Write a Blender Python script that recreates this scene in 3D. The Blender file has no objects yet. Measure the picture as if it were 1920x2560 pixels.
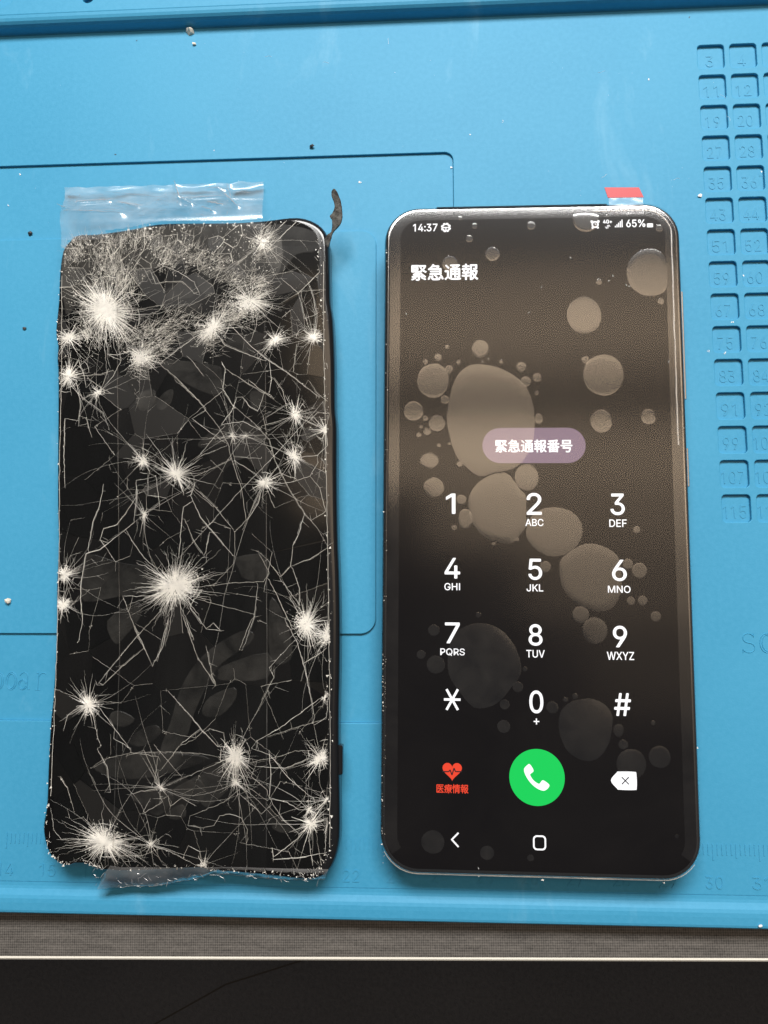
import bpy, bmesh, math, random
from mathutils import Vector, Matrix, noise
R = math.radians
MM = 0.001
scene = bpy.context.scene

# ------------------------------------------------------------------ camera
cam_d = bpy.data.cameras.new('camera')
cam = bpy.data.objects.new('camera', cam_d)
scene.collection.objects.link(cam)
cam_d.sensor_fit = 'HORIZONTAL'
cam_d.sensor_width = 36.0
cam_d.lens = 36.056
cam_d.clip_start = 0.005
cam_d.clip_end = 20.0
cam.location = (0, 0, 0.18095)
cam.rotation_euler = (0.122764, 0.054322, -0.000127)
scene.camera = cam

# ------------------------------------------------------------------ world and lamps
world = bpy.data.worlds.new('World')
scene.world = world
world.use_nodes = True
world.node_tree.nodes['Background'].inputs[0].default_value = (0.90, 0.95, 1.0, 1)
world.node_tree.nodes['Background'].inputs[1].default_value = 0.10


def lamp(name, loc, aim, sx, sy, radiance, color):
    d = bpy.data.lights.new(name, 'AREA')
    d.shape = 'RECTANGLE'
    d.size, d.size_y = sx, sy
    d.energy = radiance * sx * sy * math.pi
    d.color = color
    o = bpy.data.objects.new(name, d)
    scene.collection.objects.link(o)
    o.location = loc
    o.rotation_euler = (Vector(aim) - Vector(loc)).to_track_quat('-Z', 'Y').to_euler()
    return o


lamp('window_light', (0.05, 0.78, 0.88), (0.0, 0.03, 0), 0.80, 0.30, 28.5, (1.0, 0.985, 0.96))
WARM = (1.0, 0.75, 0.51)
# lamp strips added overhead for the glass to mirror, standing in for a warm ceiling
for nm, ya, yb, xa, xb, rad in (('reflection_lamp_far', 0.365, 0.43, -0.16, 0.75, 2.9), ('reflection_lamp_bright', 0.298, 0.365, -0.16, 0.75, 3.7), ('reflection_lamp_dim', 0.262, 0.290, -0.16, 0.75, 2.0),
                                ('reflection_lamp_mid', 0.13, 0.222, -0.16, 0.75, 3.3), ('reflection_lamp_near', 0.05, 0.13, 0.0, 0.75, 2.0), ('reflection_lamp_low', -0.04, 0.05, 0.12, 0.75, 1.1), ('reflection_lamp_edge', -0.16, -0.04, 0.20, 0.75, 0.4)):
    k = 2.16
    lamp(nm, (k * (xa + xb) / 2, k * (ya + yb) / 2, 2.0), (k * (xa + xb) / 2, k * (ya + yb) / 2, 0), k * (xb - xa), k * (yb - ya), rad, WARM)

vs = scene.view_settings
vs.view_transform = 'Standard'
vs.look = 'None'
vs.exposure = 0.0
vs.gamma = 1.0
vs.use_curve_mapping = False
scene.cycles.use_denoising = True
scene.cycles.adaptive_threshold = 0.006
scene.cycles.max_bounces = 8
scene.cycles.transparent_max_bounces = 24
scene.cycles.caustics_reflective = False
scene.cycles.caustics_refractive = False

# ------------------------------------------------------------------ measured outlines (left phone: 0.1 mm, right phone: mm)
OUTLINE = [[-349,710],[-370,694],[-387,667],[-392,607],[-391,538],[-394,465],[-387,426],[-387,392],[-382,344],[-373,155],[-367,39],[-360,-53],[-359,-143],[-355,-233],[-353,-316],[-354,-410],[-357,-463],[-357,-563],[-356,-641],[-361,-688],[-353,-726],[-336,-756],[-303,-773],[-276,-766],[-249,-771],[-226,-780],[-159,-781],[-70,-777],[-3,-772],[19,-777],[64,-779],[143,-784],[196,-789],[248,-791],[278,-779],[296,-754],[306,-716],[308,-662],[306,-569],[304,-475],[304,-406],[305,-340],[305,-232],[302,-123],[298,-34],[295,102],[294,216],[290,265],[288,380],[283,480],[277,523],[275,591],[273,660],[267,694],[248,719],[215,736],[177,740],[115,734],[34,731],[-62,733],[-149,733],[-216,721],[-303,711]]
STARS = [[-265,509,10.3,4.2,1.6],[85,526,6.6,2.9,0.8],[-2,460,5.6,2.6,0.9],[145,429,3.4,1.4,0.9],[239,432,4.4,1.3,0.9],[-355,443,4.1,1.6,1.0],[-350,348,5.6,1.7,1.0],[-277,306,2.1,0.8,0.7],[-173,392,4.7,2.4,0.8],[110,673,4.2,1.9,0.35],[-81,107,6.1,2.0,1.0],[-161,140,3.7,1.1,0.8],[198,246,3.7,1.3,0.8],[269,208,4.3,1.1,0.9],[197,145,3.6,1.4,1.0],[128,87,4.3,1.3,0.9],[51,197,2.8,0.6,0.5],[81,197,2.0,0.4,0.4],[-76,-153,7.2,3.6,1.7],[-336,-126,3.4,1.4,0.9],[-335,-193,3.7,1.4,1.0],[231,-240,4.8,2.2,1.3],[278,-262,4.1,1.9,1.1],[-153,14,2.7,0.7,0.6],[-265,-420,5.0,1.7,1.0],[75,-530,5.7,2.1,1.2],[265,-532,4.8,1.4,0.9],[-213,-715,6.6,3.0,1.4],[245,-671,4.9,1.3,0.8],[-93,-598,2.5,0.5,0.5],[-110,-720,2.6,0.6,0.5],[240,-642,2.6,0.6,0.4],[10,-762,2.0,0.6,0.5],[272,-400,2.2,0.4,0.4],[279,-620,2.6,0.5,0.5],[76,-585,3.5,0.9,0.6]]
FROST = [[-228,577,2.6,700],[-308,452,2.2,500],[-123,429,2.4,520],[44,493,2.8,800],[-64,646,3.0,420],[-268,636,3.6,800],[-342,668,2.6,500],[99,550,2.6,700],[-161,454,2.4,420],[-222,441,2.2,450],[-213,684,3.0,600],[110,666,2.2,600],[-130,638,2.6,500],[-265,509,4.2,900],[-173,392,2.6,500],[-20,437,2.6,500],[51,570,2.4,420],[-87,486,2.4,260],[-6,620,3,360]]
CRACKS = [[[158,582],[201,542],[251,594]],[[201,542],[216,489],[230,451]],[[160,519],[206,547],[266,550]],[[45,460],[92,411],[134,377],[181,344],[232,305],[254,286]],[[19,379],[29,360],[25,309],[54,264]],[[29,360],[85,322],[145,286]],[[27,417],[74,397],[125,377]],[[-48,438],[-121,382]],[[-94,405],[-65,393]],[[-140,382],[-92,343],[-15,265]],[[-143,354],[-119,320]],[[-162,609],[-147,575],[-119,579],[-81,578],[-51,548]],[[-80,573],[-89,544]],[[-15,591],[-9,552]],[[-129,618],[-91,603],[-52,577],[-37,543]],[[134,377],[140,330],[136,302]],[[-206,407],[-234,398],[-258,401]],[[-328,386],[-312,347],[-306,319]],[[-331,347],[-279,351],[-242,360]],[[-302,342],[-263,313],[-240,303]],[[-355,448],[-321,443],[-304,467]],[[-224,384],[-241,346],[-264,318]],[[144,335],[168,302],[177,263]],[[-51,380],[-22,342]],[[224,566],[238,527],[243,489]],[[104,492],[100,458],[87,425]],[[-206,640],[-177,614],[-156,575]],[[-181,723],[-177,674],[-183,654]],[[-121,530],[-135,507],[-163,493]],[[-22,494],[15,513]],[[-88,506],[-101,482],[-77,467]],[[-91,334],[-44,296],[14,223],[40,179],[48,147],[62,106],[74,74],[80,38],[87,-1],[61,-29],[62,-78],[60,-101],[21,-145]],[[20,333],[28,300],[49,271],[96,231],[138,187],[152,137],[190,64],[222,14],[253,-22],[276,-62]],[[-68,-89],[77,74],[139,137],[232,241],[268,282]],[[-47,240],[-4,207],[38,179]],[[38,174],[-21,152],[-39,139]],[[48,142],[-6,115],[-38,102]],[[57,147],[107,144],[120,142]],[[57,138],[103,110]],[[-37,75],[10,34],[56,-21]],[[-45,57],[-21,7],[11,-29],[58,-83]],[[-61,30],[-64,-6],[-68,-87]],[[-57,2],[-38,-42],[-10,-83]],[[-173,58],[-195,21],[-217,-10],[-248,-19],[-256,-46]],[[-253,86],[-260,36],[-272,4],[-283,-68]],[[-260,33],[-242,-5]],[[-174,-55],[-150,-87],[-117,-113]],[[-132,-64],[-108,-102]],[[-176,-6],[-255,-68],[-287,-77],[-295,-135],[-296,-179],[-288,-228],[-295,-280]],[[-289,-215],[-256,-204]],[[-29,-180],[34,-197],[110,-217]],[[1,-153],[59,-145],[130,-143],[143,-123],[116,-74]],[[138,-92],[168,-132],[192,-108],[196,-61]],[[192,-108],[232,-108]],[[197,-114],[213,-158],[213,-193]],[[168,-136],[215,-197]],[[144,-140],[171,-193],[198,-249]],[[192,-108],[236,-92],[276,-66]],[[254,-70],[267,-110]],[[-100,-202],[-160,-267],[-203,-320]],[[-86,-223],[-98,-267],[-109,-320]],[[-55,-219],[-26,-293],[-16,-319]],[[-38,-202],[0,-249]],[[-181,-210],[-161,-258],[-142,-293],[-127,-320]],[[117,-149],[110,-223],[85,-297]],[[72,290],[91,266],[109,257],[126,303]],[[128,240],[168,265],[191,274]],[[119,220],[164,233],[187,242]],[[210,237],[255,218],[269,208]],[[223,223],[250,250],[278,247]],[[215,145],[251,149],[274,172]],[[232,269],[268,287]],[[252,131],[234,100],[189,86],[158,82]],[[23,225],[49,262],[58,290]],[[-206,182],[-177,149]],[[-131,135],[-107,116]],[[118,55],[114,37],[92,2]],[[227,329],[250,296],[273,277]],[[-175,94],[-173,49],[-176,12]],[[-148,112],[-146,57]],[[-129,103],[-118,39]],[[85,332],[113,308],[140,293]],[[153,109],[135,100]],[[97,174],[120,146]],[[2,-29],[-5,-74]],[[27,225],[73,232],[115,210]],[[-30,148],[5,193],[32,221]],[[-354,244],[-352,160],[-345,77]],[[257,72],[271,18]],[[222,10],[209,-35]],[[-349,329],[-309,291],[-261,257],[-245,215]],[[-330,338],[-318,277],[-320,225]],[[-286,197],[-302,244]],[[-101,-175],[-196,-175]],[[0,-249],[17,-236],[35,-254]],[[-155,-261],[-230,-354],[-247,-376]],[[-145,-296],[-202,-345],[-233,-376]],[[-165,-243],[-130,-314],[-120,-334]],[[-88,-230],[-99,-292],[-121,-332]],[[-46,-230],[-27,-274]],[[1,-287],[16,-349]],[[-35,-285],[1,-287]],[[-16,-314],[26,-375]],[[104,-229],[78,-296]],[[181,-229],[209,-278],[227,-335],[251,-443]],[[223,-326],[267,-300]],[[204,-274],[147,-335]],[[158,-357],[126,-422]],[[-252,-559],[-226,-539],[-163,-524],[-73,-521],[-6,-524],[39,-532]],[[-240,-425],[-202,-472],[-163,-519]],[[-253,-442],[-242,-486],[-232,-511]],[[-93,-600],[18,-552],[44,-541]],[[-93,-602],[-114,-621]],[[-159,-613],[-97,-600]],[[-205,-610],[-216,-554],[-240,-516]],[[-82,-389],[-31,-441],[-7,-468],[34,-509]],[[-7,-471],[-51,-505]],[[-16,-492],[-55,-510],[-94,-562]],[[84,-466],[117,-440]],[[83,-491],[86,-457]],[[123,-495],[171,-469],[259,-404]],[[145,-486],[216,-464],[277,-447]],[[110,-512],[150,-525],[190,-563]],[[120,-551],[186,-554],[239,-532]],[[106,-542],[172,-529],[208,-516],[247,-515]],[[150,-516],[155,-567],[152,-618]],[[155,-529],[191,-571],[235,-608]],[[111,-572],[147,-601],[152,-618]],[[152,-618],[183,-663],[219,-692]],[[152,-618],[192,-626],[218,-642]],[[85,-602],[51,-628],[11,-645],[-24,-658]],[[85,-610],[126,-643],[135,-652]],[[-74,-616],[-69,-638],[-43,-620]],[[-11,-637],[20,-641]],[[-155,-719],[-110,-722],[-66,-734],[-7,-762]],[[-181,-744],[-127,-743],[-92,-730]],[[219,-700],[163,-742],[160,-722]],[[163,-747],[219,-742],[276,-732]],[[6,-766],[0,-733],[-26,-721]],[[4,-699],[18,-712]],[[40,-749],[53,-711]],[[-324,-577],[-304,-602],[-286,-653]],[[-304,-602],[-289,-589]],[[-329,-390],[-304,-421]],[[-340,-645],[-331,-692],[-312,-713],[-254,-712]],[[103,-714],[105,-685],[91,-661],[65,-653],[42,-657],[30,-678]],[[281,-395],[277,-443],[251,-460]],[[253,-608],[240,-642]],[[278,-574],[283,-616]],[[52,-509],[47,-479],[15,-470],[2,-479]],[[276,-291],[298,-326]],[[235,-256],[240,-291]],[[279,-658],[276,-732]],[[241,-700],[250,-758]],[[163,-751],[161,-775]],[[300,-472],[282,-507]],[[-202,-472],[-203,-494],[-163,-515]],[[-163,-524],[-100,-532],[-107,-587]],[[-320,-478],[-312,-443],[-286,-425]],[[-131,-655],[-87,-629],[-97,-608]],[[81,-602],[82,-631]],[[-24,-658],[-28,-679],[-1,-683]]]
POCKETS = [[[-287,-79],[-206,-98],[-121,-116],[-124,-166],[-196,-175],[-286,-188],[-293,-140]],[[65,-87],[136,-83],[137,-140],[86,-136],[72,-114]],[[-183,289],[-160,307],[-139,302],[-140,279],[-158,260],[-177,265]],[[-136,274],[-118,302],[-95,311],[-99,278],[-121,260]],[[-230,-232],[-172,-193],[-152,-195],[-153,-223],[-183,-263],[-209,-284]],[[-31,180],[5,212],[50,232],[101,227],[124,196],[88,183],[33,179],[-17,170]],[[145,-188],[167,-197],[194,-266],[195,-318],[149,-318]],[[-96,-519],[-75,-458],[-59,-397],[-34,-345],[10,-296],[77,-256],[109,-258],[101,-283],[38,-327],[4,-380],[-22,-440],[-38,-492],[-64,-518]],[[32,-349],[39,-333],[142,-302],[143,-359],[39,-364]],[[-4,-432],[13,-401],[67,-379],[72,-405],[41,-440],[10,-445]],[[-168,-502],[-147,-476],[-107,-463],[-97,-484],[-136,-510]],[[-212,-438],[-190,-433],[-157,-450],[-179,-468],[-211,-459]],[[-248,-555],[-163,-528],[-73,-525],[17,-535],[-98,-574],[-188,-580]],[[-159,-616],[-97,-604],[-61,-621],[-95,-659],[-132,-638]],[[-66,-604],[-13,-578],[10,-603],[-7,-632],[-52,-620]],[[-77,-654],[-42,-633],[-33,-658],[-59,-667]],[[-35,-586],[40,-560],[67,-589],[20,-636],[-3,-628]],[[143,-626],[170,-659],[206,-688],[162,-684]],[[-122,555],[-81,578],[-51,553],[-56,538],[-98,530],[-121,530]],[[-48,592],[-20,601],[-10,571],[-14,542],[-37,553]],[[27,417],[54,450],[90,416],[74,397],[37,407]],[[-88,506],[-51,529],[-32,514],[-50,495]],[[123,715],[246,694],[246,648],[195,639],[158,592],[130,602]],[[-183,298],[-156,312],[-137,306],[-140,269],[-177,270]],[[90,303],[122,298],[118,265],[95,266]],[[-130,382],[0,370],[20,351],[16,295],[-63,324]]]
HAZE = [[-377,689],[-296,702],[-181,718],[123,717],[154,596],[65,570],[-24,591],[-63,621],[-148,614],[-203,556],[-313,559],[-365,502]]
TAPE2END = [[-224,-774],[-227,-799],[-239,-827],[-197,-820],[-152,-817],[-107,-816],[-72,-809],[-36,-803],[-10,-799],[19,-788],[61,-788],[141,-795],[194,-797],[273,-795],[279,-778]]
SCRAP = [[288,786],[296,778],[303,762],[306,742],[308,729],[303,714],[287,698],[283,686],[277,670],[269,682],[274,694],[283,701],[284,721],[278,730],[285,738],[288,754],[281,775]]
LBUTTON = [[298,-507],[308,-505],[308,-570],[298,-569]]
TEXTS = [['14:37',-27.6,69.18,-21.85,71.08],['緊急通報',-28.04,57.14,-12.35,61.17],['緊急通報番号',-8.79,16.41,8.54,19.43],['65%',21.8,69.29,26.18,71.2],['4G+',16.49,70.3,18.62,71.28],['1',-19.92,2.46,-17.78,7.06],['2',-1.89,2.27,1.48,7.21],['ABC',-2.21,-0.28,1.82,1.36],['3',16.64,2.22,19.79,7.08],['DEF',16.31,-0.41,20.13,1.27],['4',-20.25,-12.08,-16.77,-7.47],['GHI',-20.29,-14.69,-16.79,-13.07],['5',-1.67,-12.27,1.36,-7.56],['JKL',-2.12,-14.82,1.57,-13.21],['6',16.64,-12.41,19.86,-7.69],['MNO',15.66,-14.99,20.58,-13.39],['7',-20.17,-26.36,-16.9,-21.79],['PQRS',-21.2,-29.09,-15.8,-27.46],['8',-1.8,-26.68,1.24,-21.97],['TUV',-2.34,-29.27,1.67,-27.6],['9',16.51,-26.82,19.57,-22.14],['WXYZ',15.11,-29.53,20.98,-27.78],['0',-1.81,-41.22,1.21,-36.33],['+',-0.94,-43.59,0.28,-42.3],['#',16.38,-41.48,20.05,-36.62],['医療情報',-22.03,-58.45,-15.12,-56.54]]
BOXES = {'gear':[-21.05,68.84,-18.68,71.33],'alarm':[13.78,69.17,15.64,71.14],'arrows':[17.01,69.11,18.13,70.0],'bars':[19.21,69.36,21.06,71.23],'battery':[26.54,69.22,27.92,70.7],'pill':[-11.66,14.0,11.47,22.09],'star':[-20.4,-40.77,-16.77,-36.33],'heart':[-20.72,-55.91,-16.51,-52.06],'call':[-6.31,-60.72,5.56,-48.77],'delete':[15.35,-56.96,20.78,-53.17],'back':[-18.76,-69.6,-17.29,-66.67],'home':[-1.4,-69.86,1.39,-66.78],'tab':[16.97,76.44,25.96,78.97],'strip':[17.76,72.15,25.79,76.4],'vol':[34.41,28.85,34.68,54.53],'power':[33.84,8.81,34.19,17.78]}
TABPOLY = [[17.0,79.07],[24.91,78.89],[25.93,76.46],[17.74,76.52]]
BUBBLES = [[-16.54,72.21,0.43,0.45],[-13.19,70.25,0.61,0.65],[-14.38,67.15,0.8,0.84],[-0.02,70.1,0.94,0.99],[17.58,72.12,0.37,0.39],[29.27,68.94,0.83,0.88],[-9.04,63.34,1.64,1.72],[-18.93,61.2,1.79,1.87],[15.24,56.21,0.69,0.73],[29.1,51.38,0.78,0.81],[11.71,48.35,3.95,4.47],[15.75,34.26,4.63,4.81],[11.82,37.73,0.91,0.95],[-11.99,40.69,1.85,2.16],[-19.61,41.2,0.55,0.58],[-21.7,38.72,0.88,0.92],[-24.63,37.69,0.6,0.62],[-19.2,35.86,0.93,0.96],[-17.06,37.48,0.51,0.52],[-22.86,33.23,3.71,4.05],[-20.17,28.69,0.97,0.99],[-27.3,26.08,2.23,2.27],[-24.61,24.41,0.65,0.66],[-21.94,23.21,1.85,1.89],[-24.18,21.34,0.88,0.89],[-25.57,22.38,0.41,0.42],[-26.12,20.5,0.6,0.61],[-21.51,18.09,0.46,0.46],[-19.04,18.51,0.41,0.42],[-7.29,37.43,0.42,0.43],[-2.71,36.34,1.1,1.14],[-1.79,32.83,1.15,1.18],[0.84,33.8,0.96,1.0],[0.7,30.2,0.46,0.47],[1.07,24.14,0.91,1.17],[15.05,23.52,2.43,2.66],[25.51,24.48,1.62,1.77],[-11.54,37.52,0.28,0.29],[-10.16,38.12,0.27,0.28],[-23.67,14.62,2.07,1.86],[-22.66,8.45,2.29,2.31],[-16.84,13.77,0.73,0.75],[-16.5,5.68,1.14,1.15],[-15.61,1.32,1.68,2.29],[-18.11,-0.74,0.68,0.68],[-1.82,10.75,2.71,3.04],[4.16,-1.43,6.25,5.53],[9.6,-19.8,1.85,1.85],[12.61,-23.24,2.71,2.9],[22.58,-10.03,1.67,1.7],[20.12,-8.62,1.15,1.16],[20.55,-16.74,0.96,0.97],[23.1,-16.63,1.05,1.06],[25.84,-20.04,1.13,1.14],[22.22,-1.03,0.79,0.82],[2.04,-9.34,1.24,1.25],[-4.14,-3.33,0.49,0.5],[-9.32,-4.39,0.45,0.45],[-12.79,-20.05,0.62,0.62],[-2.69,-31.75,0.53,0.53],[-4.27,-35.61,1.14,1.14],[-22.18,-31.03,2.01,1.98],[-22.62,-23.52,1.25,1.25],[-25.45,-28.87,0.98,0.97],[8.08,-37.42,0.61,0.61],[5.97,-38.19,0.52,0.52],[3.12,-39.88,1.3,1.3],[-7.17,-39.38,1.09,1.08],[-7.43,-44.13,1.4,1.38],[17.2,-44.49,1.12,1.37],[18.11,-47.46,1.03,1.02],[19.72,-51.53,3.21,3.17],[25.75,-49.94,2.35,2.33],[24.59,-42.83,0.52,0.51],[-22.81,-68.67,2.53,2.43],[-11.2,-70.6,1.51,1.46],[-1.96,-71.44,0.73,0.71],[28.84,-66.25,0.42,0.41]]
BPOLY = [[[-12.2,37.0],[-15.0,36.5],[-17.3,34.4],[-18.5,31.3],[-19.4,27.5],[-19.7,24.2],[-19.2,20.9],[-18.5,18.1],[-17.4,15.3],[-15.6,13.4],[-14.0,11.9],[-11.9,11.0],[-9.2,11.8],[-6.0,12.3],[-3.7,13.4],[-1.7,15.7],[-0.3,19.0],[0.1,21.8],[0.1,25.0],[-0.4,28.3],[-1.7,31.6],[-4.4,34.3],[-8.1,36.2]],[[-7.6,11.9],[-10.6,11.0],[-13.3,8.9],[-14.7,6.4],[-14.9,3.6],[-14.0,0.4],[-12.0,-2.3],[-9.3,-3.7],[-6.2,-4.2],[-5.0,-3.9],[-3.7,-2.5],[-2.2,-0.5],[-2.0,2.7],[-2.0,6.4],[-3.1,7.8],[-4.5,9.8],[-5.8,11.4]],[[10.3,-4.4],[7.7,-5.9],[5.4,-7.9],[5.1,-11.3],[5.7,-13.9],[7.5,-16.4],[10.1,-18.1],[13.1,-19.1],[15.8,-18.7],[17.6,-16.9],[18.6,-13.8],[18.6,-9.8],[17.8,-6.7],[15.2,-4.9],[12.6,-4.2]],[[-12.6,-21.9],[-15.7,-22.6],[-18.4,-24.8],[-19.5,-28.8],[-19.3,-33.2],[-17.1,-36.7],[-14.0,-40.1],[-10.5,-40.0],[-7.8,-38.3],[-5.6,-35.6],[-3.6,-32.8],[-3.8,-29.5],[-5.1,-26.4],[-7.2,-23.8],[-9.9,-22.3]],[[9.7,-38.0],[7.1,-38.7],[5.1,-40.5],[4.4,-43.1],[4.8,-46.1],[6.2,-49.0],[8.6,-50.7],[11.1,-51.1],[13.3,-50.0],[15.1,-47.2],[15.8,-44.2],[15.9,-41.2],[14.4,-39.1],[11.9,-38.0]],[[26.4,64.0],[23.7,62.8],[22.0,60.6],[21.6,57.7],[22.5,55.0],[24.6,53.1],[27.0,52.6],[29.3,53.2],[30.5,54.7],[30.7,58.1],[30.5,61.4],[29.2,63.3]],[[9.8,72.6],[9.7,70.9],[10.4,69.2],[12.3,68.3],[14.1,68.7],[15.3,70.3],[15.5,72.3],[12.8,72.9]]]
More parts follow.
